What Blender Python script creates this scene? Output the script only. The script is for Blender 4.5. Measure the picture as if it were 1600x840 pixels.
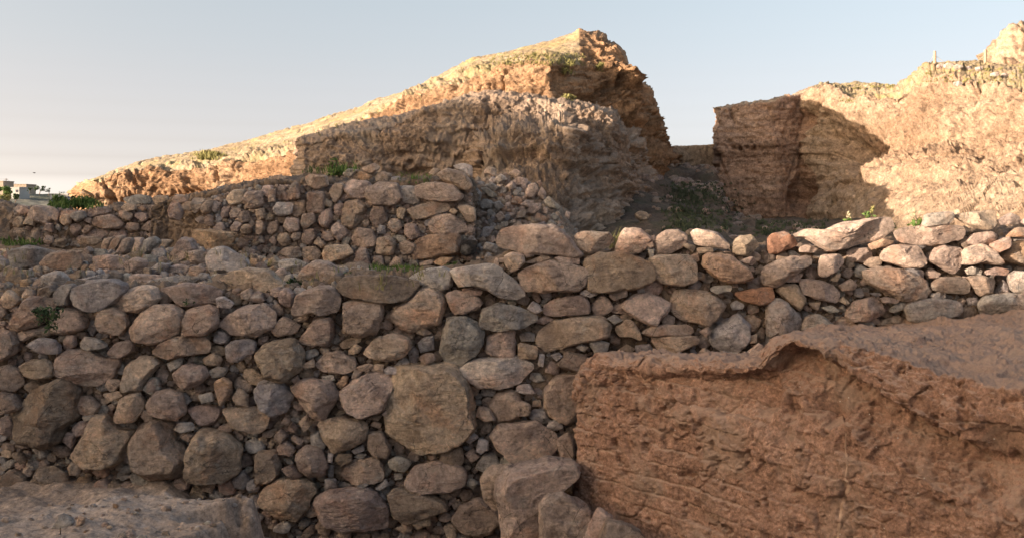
import bpy, math, random
import numpy as np

# ------------------------------------------------------------------ camera, sky, sun, exposure
SC = bpy.context.scene
for o in list(bpy.data.objects): bpy.data.objects.remove(o)
COL = SC.collection
F, HY, ZC = 1500.0, 330.0, 3.0            # focal length in photo pixels, horizon row, eye height
cam = bpy.data.cameras.new('camera'); camo = bpy.data.objects.new('camera', cam); COL.objects.link(camo)
camo.location = (0, 0, ZC); camo.rotation_euler = (math.pi/2, 0, 0)
cam.lens = F/1600*36; cam.sensor_width = 36; cam.shift_y = -(420-HY)/1600
cam.clip_start = 0.05; cam.clip_end = 5000
SC.camera = camo

SUN_AZ = math.radians(245)                # clockwise from +Y
SUN_EL = math.radians(11.4)
W = bpy.data.worlds.new('World'); SC.world = W; W.use_nodes = True
wn, wl = W.node_tree.nodes, W.node_tree.links
wn.clear()
sky = wn.new('ShaderNodeTexSky'); sky.sky_type = 'NISHITA'; sky.sun_disc = False
sky.sun_elevation = SUN_EL; sky.sun_rotation = SUN_AZ
sky.air_density = 1.0; sky.dust_density = 8.0; sky.ozone_density = 1.0; sky.altitude = 0
bg = wn.new('ShaderNodeBackground'); bg.inputs[1].default_value = 0.147
wo = wn.new('ShaderNodeOutputWorld')
hs = wn.new('ShaderNodeGamma'); hs.inputs['Gamma'].default_value = .82
wl.new(sky.outputs[0], hs.inputs['Color'])
# dusty air: paler towards the horizon
tc = wn.new('ShaderNodeTexCoord'); sz_ = wn.new('ShaderNodeSeparateXYZ'); wl.new(tc.outputs['Generated'], sz_.inputs[0])
hr = wn.new('ShaderNodeValToRGB'); h0 = wn.new('ShaderNodeMath'); h0.operation = 'MULTIPLY'; h0.use_clamp = True; wl.new(sz_.outputs[2], h0.inputs[0]); h0.inputs[1].default_value = 1/.342
h2 = wn.new('ShaderNodeMath'); h2.operation = 'SQRT'; wl.new(h0.outputs[0], h2.inputs[0]); wl.new(h2.outputs[0], hr.inputs[0])
HZ = [(0.0017, (2.1925, 2.5581, 3.9771)),
      (0.0105, (1.3647, 1.5667, 2.3663)),
      (0.0209, (0.8613, 0.9763, 1.4495)),
      (0.0349, (0.3853, 0.423, 0.6193)),
      (0.0523, (0.2086, 0.2191, 0.3095)),
      (0.0698, (0.1388, 0.139, 0.185)),
      (0.0872, (0.105, 0.1015, 0.127)),
      (0.1045, (0.087, 0.0819, 0.0971)),
      (0.1219, (0.0761, 0.0704, 0.08)),
      (0.1392, (0.0688, 0.0631, 0.069)),
      (0.1564, (0.0636, 0.0583, 0.0619)),
      (0.1736, (0.06, 0.055, 0.0569)),
      (0.1908, (0.0576, 0.0526, 0.0533)),
      (0.2079, (0.0556, 0.0509, 0.0506)),
      (0.2334, (0.0539, 0.0493, 0.048)),
      (0.2588, (0.0527, 0.0484, 0.0465)),
      (0.2924, (0.0515, 0.0477, 0.0453)),
      (0.342, (0.05, 0.0472, 0.0446))]
while len(hr.color_ramp.elements) < len(HZ): hr.color_ramp.elements.new(.5)
for e_, (p_, c_) in zip(hr.color_ramp.elements, HZ): e_.position = min(1, math.sqrt(p_/.342)); e_.color = (*c_, 1)
h1 = wn.new('ShaderNodeVectorMath'); h1.operation = 'MULTIPLY'; wl.new(hs.outputs[0], h1.inputs[0]); wl.new(hr.outputs[0], h1.inputs[1])
hv = wn.new('ShaderNodeVectorMath'); hv.operation = 'MULTIPLY'; wl.new(h1.outputs[0], hv.inputs[0]); hv.inputs[1].default_value = (20, 20, 20)
wl.new(hv.outputs[0], bg.inputs[0]); wl.new(bg.outputs[0], wo.inputs[0])
sd = bpy.data.lights.new('sun', 'SUN'); sd.energy = 4.2; sd.angle = math.radians(0.45); sd.color = (1.0, 0.80, 0.62)
so = bpy.data.objects.new('sun', sd); COL.objects.link(so)
so.rotation_euler = (math.pi/2-SUN_EL, 0, math.pi-SUN_AZ)
so.location = (-30, -14, 20)
SC.view_settings.view_transform = 'Standard'; SC.view_settings.look = 'None'
SC.view_settings.gamma = 1.0; SC.view_settings.use_curve_mapping = False
SC.view_settings.exposure = 1.87
SC.render.resolution_x = 1024; SC.render.resolution_y = 537

# ------------------------------------------------------------------ noise (numpy)
RS = np.random.RandomState(11)
PERM = np.concatenate([RS.permutation(256)]*2)
GRAD = RS.normal(size=(256, 3)); GRAD /= np.linalg.norm(GRAD, axis=1)[:, None]
JIT = RS.rand(256, 3)
def _h(ix, iy, iz): return PERM[(PERM[(PERM[ix & 255] + iy) & 255] + iz) & 255]
def perlin(p):
    p = np.asarray(p, float); i = np.floor(p).astype(int); f = p-i
    u = f*f*f*(f*(f*6-15)+10)
    out = 0
    for dx in (0, 1):
        wx = u[:, 0] if dx else 1-u[:, 0]
        for dy in (0, 1):
            wy = u[:, 1] if dy else 1-u[:, 1]
            for dz in (0, 1):
                wz = u[:, 2] if dz else 1-u[:, 2]
                g = GRAD[_h(i[:, 0]+dx, i[:, 1]+dy, i[:, 2]+dz)]
                d = f-np.array([dx, dy, dz])
                out = out + wx*wy*wz*(g*d).sum(1)
    return out*1.5
def fbm(p, oct=4, gain=.5, lac=2.03):
    a, s, p = 1.0, 0, np.asarray(p, float)
    for k in range(oct):
        s = s + a*perlin(p+k*17.3); a *= gain; p = p*lac
    return s
def ridged(p, oct=4):
    a, s, p = 1.0, 0, np.asarray(p, float)
    for k in range(oct):
        s = s + a*(1-2*np.abs(perlin(p+k*9.1))); a *= .5; p = p*2.07
    return s
def worley(p):
    p = np.asarray(p, float); i = np.floor(p).astype(int); f = p-i
    best = np.full(len(p), 9.); hid = np.zeros(len(p), int)
    for dx in (-1, 0, 1):
        for dy in (-1, 0, 1):
            for dz in (-1, 0, 1):
                h = _h(i[:, 0]+dx, i[:, 1]+dy, i[:, 2]+dz)
                d = ((np.array([dx, dy, dz])+JIT[h]-f)**2).sum(1)
                m = d < best; best = np.where(m, d, best); hid = np.where(m, h, hid)
    return np.sqrt(best), hid/255.
def sstep(a, b, x):
    t = np.clip((x-a)/(b-a), 0, 1); return t*t*(3-2*t)

# ------------------------------------------------------------------ mesh helpers
def P(px, py, D): return ((px-800)/F*D, D, ZC-(py-HY)/F*D)
class MB:
    def __init__(s): s.v = []; s.loops = []; s.tot = []; s.n = 0; s.c = []; s.sm = []
    def add(s, v, quads=None, ngons=None, col=None):
        v = np.asarray(v, float); b = s.n
        s.v.append(v); s.n += len(v)
        if col is not None: s.c.append(np.broadcast_to(np.asarray(col, float), (len(v), 3)))
        if quads is not None and len(quads):
            q = np.asarray(quads, int)+b; s.loops.append(q.ravel()); s.tot.append(np.full(len(q), q.shape[1]))
        for g in (ngons or []):
            g = np.asarray(g, int)+b; s.loops.append(g); s.tot.append(np.array([len(g)]))
    def mesh(s, name, origin=(0, 0, 0), smooth=True):
        me = bpy.data.meshes.new(name)
        v = np.concatenate(s.v)-np.array(origin); lp = np.concatenate(s.loops); tt = np.concatenate(s.tot)
        me.vertices.add(len(v)); me.vertices.foreach_set('co', v.ravel().astype(np.float32))
        me.loops.add(len(lp)); me.loops.foreach_set('vertex_index', lp.astype(np.int32))
        me.polygons.add(len(tt))
        st = np.concatenate([[0], np.cumsum(tt)[:-1]])
        me.polygons.foreach_set('loop_start', st.astype(np.int32))
        me.polygons.foreach_set('loop_total', tt.astype(np.int32))
        me.polygons.foreach_set('use_smooth', np.full(len(tt), smooth))
        me.update(calc_edges=True)
        if s.c:
            c = np.concatenate(s.c); a = me.color_attributes.new('tint', 'FLOAT_COLOR', 'POINT')
            a.data.foreach_set('color', np.c_[c, np.ones(len(c))].ravel().astype(np.float32))
        return me
    def build(s, name, mat, parent=None, origin=(0, 0, 0), smooth=True):
        me = s.mesh(name, origin, smooth); me.materials.append(mat)
        o = bpy.data.objects.new(name, me); COL.objects.link(o); o.location = origin
        if parent: o.parent = parent
        return o
def tag(o, label=None, cat=None, group=None, kind=None):
    for k, v in (('label', label), ('category', cat), ('group', group), ('kind', kind)):
        if v: o[k] = v
    return o
def empty(name, loc=(0, 0, 0)):
    o = bpy.data.objects.new(name, None); COL.objects.link(o); o.location = loc; return o
def child(o, parent):
    o.parent = parent
    o.location = np.array(o.location)-np.array(parent.location)
    return o
def grid_faces(nu, nv):
    i = np.arange(nu-1)[None, :]+np.arange(nv-1)[:, None]*nu
    i = i.ravel(); return np.c_[i, i+1, i+1+nu, i+nu]
def grid_normals(V, nu, nv):
    G = V.reshape(nv, nu, 3); du = np.gradient(G, axis=1); dv = np.gradient(G, axis=0)
    n = np.cross(du, dv).reshape(-1, 3); return n/np.maximum(np.linalg.norm(n, axis=1), 1e-9)[:, None]
def loft(rows, nu, nvs, disp, knots=None, xyz=False, wr=None):
    """rows bottom to top, each with one point per knot; returns displaced verts and faces"""
    R = np.array([[p if xyz else P(*p) for p in r] for r in rows], float)
    K = R.shape[1]
    if knots is None:
        L = np.linalg.norm(np.diff(R, axis=1), axis=2).mean(0); knots = np.concatenate([[0], np.cumsum(L)])
    t = np.linspace(knots[0], knots[-1], nu)
    RR = np.stack([np.stack([np.interp(t, knots, R[i, :, k]) for k in range(3)], 1) for i in range(len(rows))])
    out = [RR[0][None]]
    for i in range(len(rows)-1):
        s = np.linspace(0, 1, nvs[i]+1)[1:, None, None]
        out.append(RR[i][None]*(1-s)+RR[i+1][None]*s)
    G = np.concatenate(out); nv = len(G); V = G.reshape(-1, 3)
    N = grid_normals(V, nu, nv)
    # soften the normals a little across creases
    NG = N.reshape(nv, nu, 3)
    for _ in range(3):
        NG[1:-1] = (NG[:-2]+2*NG[1:-1]+NG[2:])/4; NG[:, 1:-1] = (NG[:, :-2]+2*NG[:, 1:-1]+NG[:, 2:])/4
    N = NG.reshape(-1, 3); N /= np.maximum(np.linalg.norm(N, axis=1), 1e-9)[:, None]
    V0 = V; V = disp(V, N)
    if wr is not None:
        ww = [np.array([wr[0]])]+[np.linspace(wr[i], wr[i+1], nvs[i]+1)[1:] for i in range(len(wr)-1)]
        V = V0+(V-V0)*np.repeat(np.concatenate(ww), nu)[:, None]
    return V, grid_faces(nu, nv)

# ------------------------------------------------------------------ materials
def mat_new(name):
    m = bpy.data.materials.new(name); m.use_nodes = True; t = m.node_tree; t.nodes.clear()
    o = t.nodes.new('ShaderNodeOutputMaterial'); b = t.nodes.new('ShaderNodeBsdfPrincipled')
    t.links.new(b.outputs[0], o.inputs[0]); b.inputs['Roughness'].default_value = .95
    b.inputs['Specular IOR Level'].default_value = .15
    return m, t, b
def N(t, kind, **kw):
    n = t.nodes.new(kind)
    for k, v in kw.items(): setattr(n, k, v)
    return n
def noise_node(t, vec, scale, detail=6, rough=.6, dist=0):
    n = N(t, 'ShaderNodeTexNoise'); n.inputs['Scale'].default_value = scale; n.inputs['Detail'].default_value = detail
    n.inputs['Roughness'].default_value = rough; n.inputs['Distortion'].default_value = dist
    t.links.new(vec, n.inputs['Vector']); return n.outputs['Fac']
def ramp(t, fac, stops):
    r = N(t, 'ShaderNodeValToRGB'); e = r.color_ramp.elements
    while len(e) < len(stops): e.new(.5)
    for el, (p, c) in zip(e, stops):
        el.position = p; el.color = (*c, 1) if len(c) == 3 else c
    t.links.new(fac, r.inputs[0]); return r.outputs[0]
def g(v): return (v, v, v)
def mix(t, a, b, fac, mode='MIX'):
    m = N(t, 'ShaderNodeMix', data_type='RGBA', blend_type=mode)
    for s, v in ((6, a), (7, b), (0, fac)):
        if hasattr(v, 'is_linked') or isinstance(v, bpy.types.NodeSocket): t.links.new(v, m.inputs[s])
        else: m.inputs[s].default_value = (*v, 1) if s and len(v) == 3 else v
    return m.outputs[2]
def bump(t, bsdf, hs):
    prev = None
    for h, dist, st in hs:
        b = N(t, 'ShaderNodeBump'); b.inputs['Distance'].default_value = dist; b.inputs['Strength'].default_value = st
        t.links.new(h, b.inputs['Height'])
        if prev: t.links.new(prev, b.inputs['Normal'])
        prev = b.outputs[0]
    t.links.new(prev, bsdf.inputs['Normal'])
def pos(t): return N(t, 'ShaderNodeNewGeometry').outputs['Position']
def scaled(t, v, s):
    m = N(t, 'ShaderNodeMapping'); m.inputs['Scale'].default_value = s; t.links.new(v, m.inputs['Vector']); return m.outputs[0]
def voro(t, vec, scale, feature='F1', rnd=1):
    n = N(t, 'ShaderNodeTexVoronoi', feature=feature); n.inputs['Scale'].default_value = scale
    n.inputs['Randomness'].default_value = rnd; t.links.new(vec, n.inputs['Vector']); return n

def earth_mat(name, dark, midc, light, sc=1.0, strata=0.0, grey=None, pebble=.5, bs=1.0, green=None, dust=None):
    m, t, b = mat_new(name); p = pos(t)
    n1 = noise_node(t, p, .55*sc, 8, .62, .4)
    c = ramp(t, n1, [(.33, dark), (.5, midc), (.67, light)])
    n0 = noise_node(t, p, 22*sc, 6, .75)
    c = mix(t, c, ramp(t, n0, [(.36, g(.55)), (.47, g(.95)), (.54, g(1.06)), (.64, g(1.4))]), .85, 'MULTIPLY')
    n2 = noise_node(t, p, 7*sc, 8, .7)
    c = mix(t, c, ramp(t, n2, [(.35, g(.5)), (.46, g(.92)), (.55, g(1.07)), (.66, g(1.5))]), .9, 'MULTIPLY')
    if strata:
        sv = scaled(t, p, (.12, .12, 2.3)); ns = noise_node(t, sv, 1.6*sc, 5, .6, .6)
        c = mix(t, c, ramp(t, ns, [(.35, (.62, .58, .56)), (.5, g(1.0)), (.62, (1.18, 1.1, 1.0))]), strata, 'MULTIPLY')
    if grey:
        ng = noise_node(t, p, .9*sc, 5, .6, .8)
        c = mix(t, c, grey, ramp(t, ng, [(.5, g(0)), (.66, g(.75))]))
    if green:
        ng = noise_node(t, p, 1.3*sc, 6, .7, .3)
        c = mix(t, c, green, ramp(t, ng, [(.48, g(0)), (.7, g(.7))]))
    v1 = voro(t, p, 26*sc); v2 = voro(t, p, 70*sc)
    pm = ramp(t, v1.outputs['Distance'], [(.16, g(1)), (.3, g(0))])
    sel = ramp(t, v1.outputs['Color'], [(.62, g(0)), (.66, g(1))])
    pm2 = mix(t, pm, sel, 1.0, 'MULTIPLY')
    c = mix(t, c, mix(t, c, (1.6, 1.55, 1.5), 1.0, 'MULTIPLY'), mix(t, pm2, g(pebble), 1.0, 'MULTIPLY'))
    if dust:
        mo = N(t, 'ShaderNodeAttribute', attribute_name='tint').outputs['Fac']
        c = mix(t, c, (.36, .29, .235), mix(t, mo, g(.25), 1.0, 'MULTIPLY'))
        v3 = voro(t, p, 34); fl = mix(t, ramp(t, v3.outputs['Distance'], [(.10, g(1)), (.17, g(0))]), ramp(t, v3.outputs['Color'], [(.8, g(0)), (.83, g(1))]), 1.0, 'MULTIPLY')
        c = mix(t, c, (.5, .46, .41), fl)
    if dust:   # settled dust on level ground
        sx = N(t, 'ShaderNodeSeparateXYZ'); t.links.new(N(t, 'ShaderNodeNewGeometry').outputs['Normal'], sx.inputs[0])
        c = mix(t, c, dust, ramp(t, sx.outputs[2], [(.45, g(0)), (.85, g(.6))]))
    t.links.new(c, b.inputs['Base Color'])
    nb = noise_node(t, p, 12*sc, 10, .72); nb2 = noise_node(t, p, 45*sc, 6, .7)
    bump(t, b, [(nb, .055/sc*bs, .9), (nb2, .03/sc*bs, .9), (pm2, .03*bs, .7)])
    return m
MUD = earth_mat('mudbrick earth', (.23, .132, .092), (.285, .168, .119), (.345, .213, .155), 2.6, .0, grey=(.30, .215, .165), pebble=.6, bs=.8, dust=(.40, .282, .212))
GROUND = earth_mat('pale dusty earth', (.235, .175, .138), (.29, .222, .178), (.35, .275, .222), 2.2, pebble=.7, bs=.35)
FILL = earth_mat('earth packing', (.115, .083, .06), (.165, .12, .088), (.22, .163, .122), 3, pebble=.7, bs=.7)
TELL = earth_mat('eroded tell earth', (.27, .165, .095), (.34, .215, .128), (.41, .285, .185), .8, .45, pebble=.7, bs=1.2)
TELLG = earth_mat('grey brown cut earth', (.25, .183, .136), (.335, .252, .19), (.41, .32, .245), 1.0, .4, grey=(.32, .27, .225), pebble=.7, bs=1.1)
SLOPE = earth_mat('dry grassy slope', (.235, .178, .112), (.295, .228, .15), (.36, .285, .198), 1.2, pebble=.9, bs=.8, green=(.30, .26, .10))
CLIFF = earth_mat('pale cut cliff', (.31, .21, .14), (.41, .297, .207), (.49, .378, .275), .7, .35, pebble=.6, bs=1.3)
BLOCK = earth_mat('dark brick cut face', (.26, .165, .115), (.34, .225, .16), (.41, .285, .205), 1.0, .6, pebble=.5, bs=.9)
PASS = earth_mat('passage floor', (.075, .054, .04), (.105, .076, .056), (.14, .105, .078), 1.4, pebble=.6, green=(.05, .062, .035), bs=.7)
BACKW = earth_mat('plastered back wall', (.30, .22, .15), (.35, .27, .19), (.40, .31, .23), 1.0, .2, pebble=.3, bs=.5)

def stone_mat():
    m, t, b = mat_new('field stone'); p = pos(t)
    a = N(t, 'ShaderNodeAttribute', attribute_name='tint').outputs['Color']
    n1 = noise_node(t, p, 4.5, 8, .65, .5)
    c = mix(t, a, ramp(t, n1, [(.34, (.58, .56, .56)), (.5, g(1.0)), (.66, (1.34, 1.3, 1.24))]), .9, 'MULTIPLY')
    # warm iron staining and cool grey weathering
    c = mix(t, c, mix(t, a, (1.1, .86, .72), 1.0, 'MULTIPLY'), ramp(t, noise_node(t, p, 2.3, 6, .6, 1.2), [(.52, g(0)), (.68, g(.7))]))
    c = mix(t, c, (.44, .405, .365), ramp(t, noise_node(t, scaled(t, p, (1.0, 1.3, 1.6)), 3.1, 9, .72, .8), [(.54, g(0)), (.68, g(.65))]))
    # dark pits and specks, pale flecks
    n3 = noise_node(t, p, 24, 8, .78, .3)
    c = mix(t, c, ramp(t, n3, [(.36, g(.48)), (.46, g(.92)), (.54, g(1.08)), (.64, g(1.5))]), .9, 'MULTIPLY')
    c = mix(t, c, (.07, .058, .05), ramp(t, noise_node(t, p, 9, 10, .8, .5), [(.66, g(0)), (.75, g(.7))]))
    cw = noise_node(t, p, 5, 4, .6); wm = N(t, 'ShaderNodeVectorMath', operation='MULTIPLY_ADD'); t.links.new(cw, wm.inputs[0]); wm.inputs[1].default_value = (.25, .25, .25); t.links.new(p, wm.inputs[2])
    ck = voro(t, scaled(t, wm.outputs[0], (1, 1, 1.7)), 4.6, 'DISTANCE_TO_EDGE').outputs['Distance']
    ckm = mix(t, ramp(t, ck, [(.0, g(1)), (.018, g(0))]), ramp(t, noise_node(t, p, 3.1, 3, .5), [(.5, g(0)), (.6, g(.8))]), 1.0, 'MULTIPLY')
    c = mix(t, c, (.05, .042, .036), ckm)
    t.links.new(c, b.inputs['Base Color'])
    cr = voro(t, scaled(t, p, (1, 1, 1.6)), 7.5, 'DISTANCE_TO_EDGE').outputs['Distance']
    crk = ramp(t, cr, [(.0, g(0)), (.03, g(1))])
    bump(t, b, [(noise_node(t, p, 9, 10, .72, .3), .15, .9), (noise_node(t, p, 36, 8, .75), .04, .9),
                (noise_node(t, scaled(t, p, (.5, .5, 3.5)), 11, 6, .7, .6), .05, .6), (crk, .012, .25)])
    return m
STONE = stone_mat()
def plain(name, col, var=.3, sc=20, rough=.9, bs=.01):
    m, t, b = mat_new(name); p = pos(t)
    n = noise_node(t, p, sc, 5, .6)
    t.links.new(mix(t, col, ramp(t, n, [(.3, g(1-var)), (.7, g(1+var))]), 1.0, 'MULTIPLY'), b.inputs['Base Color'])
    b.inputs['Roughness'].default_value = rough
    if bs: bump(t, b, [(n, bs, .5)])
    return m
GREEN = plain('fresh green leaf', (.075, .12, .03), .45, 6, .7, 0)
DGREEN = plain('dark green leaf', (.045, .07, .03), .4, 6, .7, 0)
MUTED = plain('muted weed', (.06, .072, .042), .4, 6, .8, 0)
DRY = plain('yellow green grass', (.2, .185, .07), .4, 5, .8, 0)
WOOD = plain('weathered wood', (.33, .25, .18), .3, 30, .85)
ROPE = plain('pale rope', (.45, .38, .3), .1)
PLASTER = plain('pale clay streak', (.36, .245, .175), .25, 14)
HWALL = plain('cream house wall', (.55, .5, .43), .08, .3, .9, 0)
HWHITE = plain('white house wall', (.36, .35, .33), .06, .3, .9, 0)
HTAN = plain('tan house wall', (.3, .245, .19), .1, .3, .9, 0)
HDARK = plain('window opening', (.05, .05, .06), .1, .3, .5, 0)
FHILL = earth_mat('far dry hillside', (.10, .10, .08), (.14, .135, .11), (.19, .18, .15), .05, pebble=0, bs=.2, green=(.07, .085, .05))
BARK = plain('bark', (.12, .09, .07), .3, 10)
BIRD = plain('dark plumage', (.03, .03, .035), .2, 30, .6, 0)

# ------------------------------------------------------------------ earth displacement recipes
def earth(amp=.25, f=.8, rill=.15, crumb=.06, peb=.03, seed=0, zs=1.0, lay=0., crack=0.):
    def d(V, Nn):
        q = V+seed*13.7
        h = amp*fbm(q*f, 4)
        h += rill*.3*ridged(q*np.array([3.2, 3.2, 1.7*zs])*f, 4)
        w, hid = worley(q*np.array([4.5, 4.5, 5.5])*f)
        h += crumb*.55*(1-np.clip(w/.75, 0, 1)**2)*hid
        h += crumb*.9*fbm(q*f*7, 4, .62)
        h -= crumb*1.2*sstep(.35, .7, fbm(q*np.array([4, 4, 3])*f+40, 3))
        if lay:
            st = perlin(np.c_[q[:, 0]*.35, q[:, 1]*.35, q[:, 2]*2.3+.5*fbm(q*.9, 2)])
            st2 = perlin(np.c_[q[:, 0]*.8+5, q[:, 1]*.8, q[:, 2]*6.5+.4*fbm(q*1.7, 2)])
            h += lay*(sstep(-.12, .12, st)-.5)+lay*.5*(sstep(-.1, .1, st2)-.5)
            bq = np.array([1.3, 1.3, 1.9]); w, hid = worley(q*bq*f+20); h += lay*1.1*(hid-.5)*np.clip((1-w)*2.2, 0, 1)
        if crack:
            c1 = np.abs(perlin(q*np.array([1.1, 1.1, .3])+31)); c2 = np.abs(perlin(q*np.array([2.6, 2.6, .8])+51))
            h -= crack*np.exp(-(c1/.045)**2)*np.clip(.2+1.5*fbm(q*.6+8, 2), 0, 1)+.4*crack*np.exp(-(c2/.05)**2)*np.clip(.2+1.5*fbm(q*.9+18, 2), 0, 1)
        if peb:
            w, hid = worley(q*f*15); h += peb*.8*np.where(hid > .55, np.sqrt(np.clip(1-(w/.5)**2, 0, 1)), 0)
        return V+Nn*h[:, None]
    return d
def struct(name, V, Fq, mat, extra=None):
    m = MB(); m.add(V, Fq)
    o = m.build(name, mat); o['kind'] = 'structure'; return o

# ------------------------------------------------------------------ ground
def lerp_tab(x, xs, ys): return np.interp(x, xs, ys)
# wide plain out to the horizon
gx = np.array([-3000, -800, -300, -120, -60, -32, 32, 60, 120, 300, 800, 3000.]); gy = np.array([-600, -200, -60, -24, 60, 120, 300, 800, 3000.])
GX, GY = np.meshgrid(gx, gy)
struct('ground', np.c_[GX.ravel(), GY.ravel(), np.full(GX.size, -.35)], grid_faces(len(gx), len(gy)), GROUND)
# trench floor with the earth hump in the foreground
gxs = np.concatenate([np.linspace(-11, -5, 40)[:-1], np.linspace(-5, 1.5, 430)[:-1], np.linspace(1.5, 7, 30)])
gys = np.concatenate([np.linspace(-3, 3.8, 30)[:-1], np.linspace(3.8, 7.2, 330)[:-1], np.linspace(7.2, 8.6, 60)]); nx, ny = len(gxs), len(gys)
X, Y = np.meshgrid(gxs, gys); X = X.ravel(); Y = Y.ravel()
q = np.c_[X, Y, X*0]
zf = .72-.62*sstep(-3.1, -1.6, X)
edge = .35*fbm(q*.8, 3)
yb = np.interp(X, [-6, -3.7, -3.2, -2.5, -1.7], [4.2, 5.5, 5.98, 6.55, 6.48])+.16*fbm(q*2.4+4, 3)
mm = sstep(-1.38, -1.76, X+.16*fbm(q*2.6, 4)+.04*(Y-5.3)) * sstep(.14, -.14, Y-yb)
mm = np.maximum(mm, sstep(4.3, 3.2, Y+.3*edge))
mm = mm*(1-.97*np.exp(-(((X+1.66)/.34)**2+((Y-6.0)/.16)**2)**3))
lobe = 0*np.exp(-(((X+2.02)/.33)**2+((Y-5.55)/.42)**2))*.9
zt = 1.12+.06*fbm(q*1.1, 3)+.05*sstep(5.5, 3, Y)
Z = zf+(zt-zf)*np.clip(mm+.0*lobe, 0, 1)
Z += .55*lobe*(1-mm)
Z += .78*np.exp(-(((X-.45)/.42)**2+((Y-7.05)/.38)**2))
w_, h_ = worley(q*6.0); w2, h2 = worley(q*17)
wk, hk = worley(q*2.6); Z += .022*fbm(q*3.2, 4)+.010*fbm(q*14, 4)+.008*np.clip(1-wk, 0, 1)*(hk-.4)+.02*np.where(h_ > .8, .7*np.sqrt(np.clip(1-(w_/.3)**2, 0, 1)), 0)+.012*np.where(h2 > .6, np.sqrt(np.clip(1-(w2/.42)**2, 0, 1)), 0)
Z += (1-mm)*(.06*fbm(q*2.6, 4))
struct('trench_floor', np.c_[X, Y, Z], grid_faces(nx, ny), GROUND)
def floor_z(x, y):
    i = np.argmin((X-x)**2+(Y-y)**2); return Z[i]

# upper terrace and passage floor
nx, ny = 300, 330
X2, Y2 = np.meshgrid(np.linspace(-18, 18, nx), np.concatenate([np.linspace(8.35, 14, 130), np.linspace(14.1, 40, 200)])); X2 = X2.ravel(); Y2 = Y2.ravel()
zl = np.interp(Y2, [8.3, 9.3, 10.4, 12.2, 15, 40], [2.22, 2.34, 2.41, 2.47, 2.6, 2.6])
zm_ = np.interp(Y2, [8.3, 9.3, 10.4, 12.2, 15, 40], [2.40, 2.38, 2.33, 2.24, 2.4, 2.4]); zl = zl+(zm_-zl)*sstep(-.34, -.2, X2/Y2)
zr = np.interp(Y2, [8.3, 9, 12, 14, 18, 22, 26, 27.9, 28.1, 36], [2.0, 2.1, 2.2, 2.45, 2.92, 3.5, 4.05, 4.12, 4.3, 4.32])
zr = zr+(np.minimum(zr, np.interp(Y2, [8, 12, 20, 40], [2.0, 2.2, 2.75, 2.8]))-zr)*sstep(.208, .235, X2/Y2)
kx = sstep(.3, 2.2, X2)
zl = zl-.35*sstep(8.7, 8.38, Y2)
q = np.c_[X2, Y2, X2*0]
Z2 = zl*(1-kx)+zr*kx+.10*fbm(q*.9, 4)+.05*fbm(q*4, 4)
for ys_, dz_ in ((20.5, .28), (24.5, .3)): Z2 = Z2+kx*sstep(.235, .2, X2/Y2)*dz_*(sstep(ys_-.15, ys_+.15, Y2+.5*fbm(q*.8+5, 2))-sstep(ys_-2.2, ys_+2.2, Y2))
Z2 += kx*sstep(14, 20, Y2)*(.5*sstep(.10, .0, X2/np.maximum(Y2, 1)-.105)*.6)
w_, h_ = worley(q*5); Z2 += .05*np.where(h_ > .6, np.sqrt(np.clip(1-(w_/.4)**2, 0, 1)), 0)
def upper_z(x, y):
    i = np.argmin((X2-x)**2+(Y2-y)**2); return Z2[i]
fq = grid_faces(nx, ny); xc = X2[fq].mean(1)
left = xc < 1.1
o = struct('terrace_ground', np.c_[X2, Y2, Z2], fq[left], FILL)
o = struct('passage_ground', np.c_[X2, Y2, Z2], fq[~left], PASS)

# ridge out of the picture at left, toward the low sun: its shade lies over the walls
us = [-40, -24, -9, -2.65, 1.9, 5.5, 7.3, 9.1, 11.8, 14.6, 17, 18.6, 20, 21.4, 23.2, 27]
z0 = [1.2, 1.5, 1.9, 2.86, 3.38, 3.78, 3.62, 4.27, 5.12, 6.08, 6.61, 6.26, 5.89, 4.33, 1.9, -3]
T = 33
def rp(u, off, z): return (-.906*(T+off)-.423*u, -.423*(T+off)+.906*u, z)
rows = [[rp(u, -9, -.5) for u in us], [rp(u, -5, 2.2) for u in us], [rp(u, 0, z+.2016*T) for u, z in zip(us, z0)], [rp(u, 3, z+.2016*T-.9) for u, z in zip(us, z0)], [rp(u, 16, -.5) for u in us]]
V, fq = loft(rows, 240, [6, 24, 6, 14], earth(.12, .7, .05, .05, 0, 3), xyz=True)
struct('ridge', V, fq, TELL)
ys = [-9, -4, 2, 6, 9, 12]
rows = [[(-9.6, y, .3) for y in ys], [(-10.2, y, 1.7) for y in ys], [(-11.2, y, 2.3) for y in ys], [(-16, y, 2.1) for y in ys], [(-20, y, -.4) for y in ys]]
V, fq = loft(rows, 90, [8, 8, 12, 8], earth(.12, .7, .05, .05, 0, 6), xyz=True)
struct('trench_edge', V, fq, GROUND)

# ------------------------------------------------------------------ the tell: left mound in stepped cuts
kp = [120, 145, 220, 300, 380, 470, 560, 640, 740, 800, 860, 905, 935, 962, 975, 1000, 1014, 1030, 1045, 1052]
Dk = [30, 26, 26, 25.5, 24.5, 23, 21.5, 21, 20, 19.5, 19.0, 20.0, 20.7, 21, 21.4, 22.3, 23.2, 25, 27, 34]
base = [340, 340, 335, 330, 320, 310, 290, 280, 265, 260, 260, 270, 300, 335, 340, 345, 340, 330, 320, 300]
cutb = [310, 308, 304, 300, 283, 262, 222, 196, 158, 157, 163, 168, 174, 182, 190, 205, 215, 235, 252, 262]
cutt = [290, 285, 269, 258, 249, 232, 199, 160, 112, 101, 98, 104, 110, 120, 140, 165, 185, 215, 246, 256]
cres = [286, 280, 252, 239, 222, 196, 168, 140, 92, 80, 66, 48, 58, 75, 108, 135, 150, 195, 236, 252]
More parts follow.
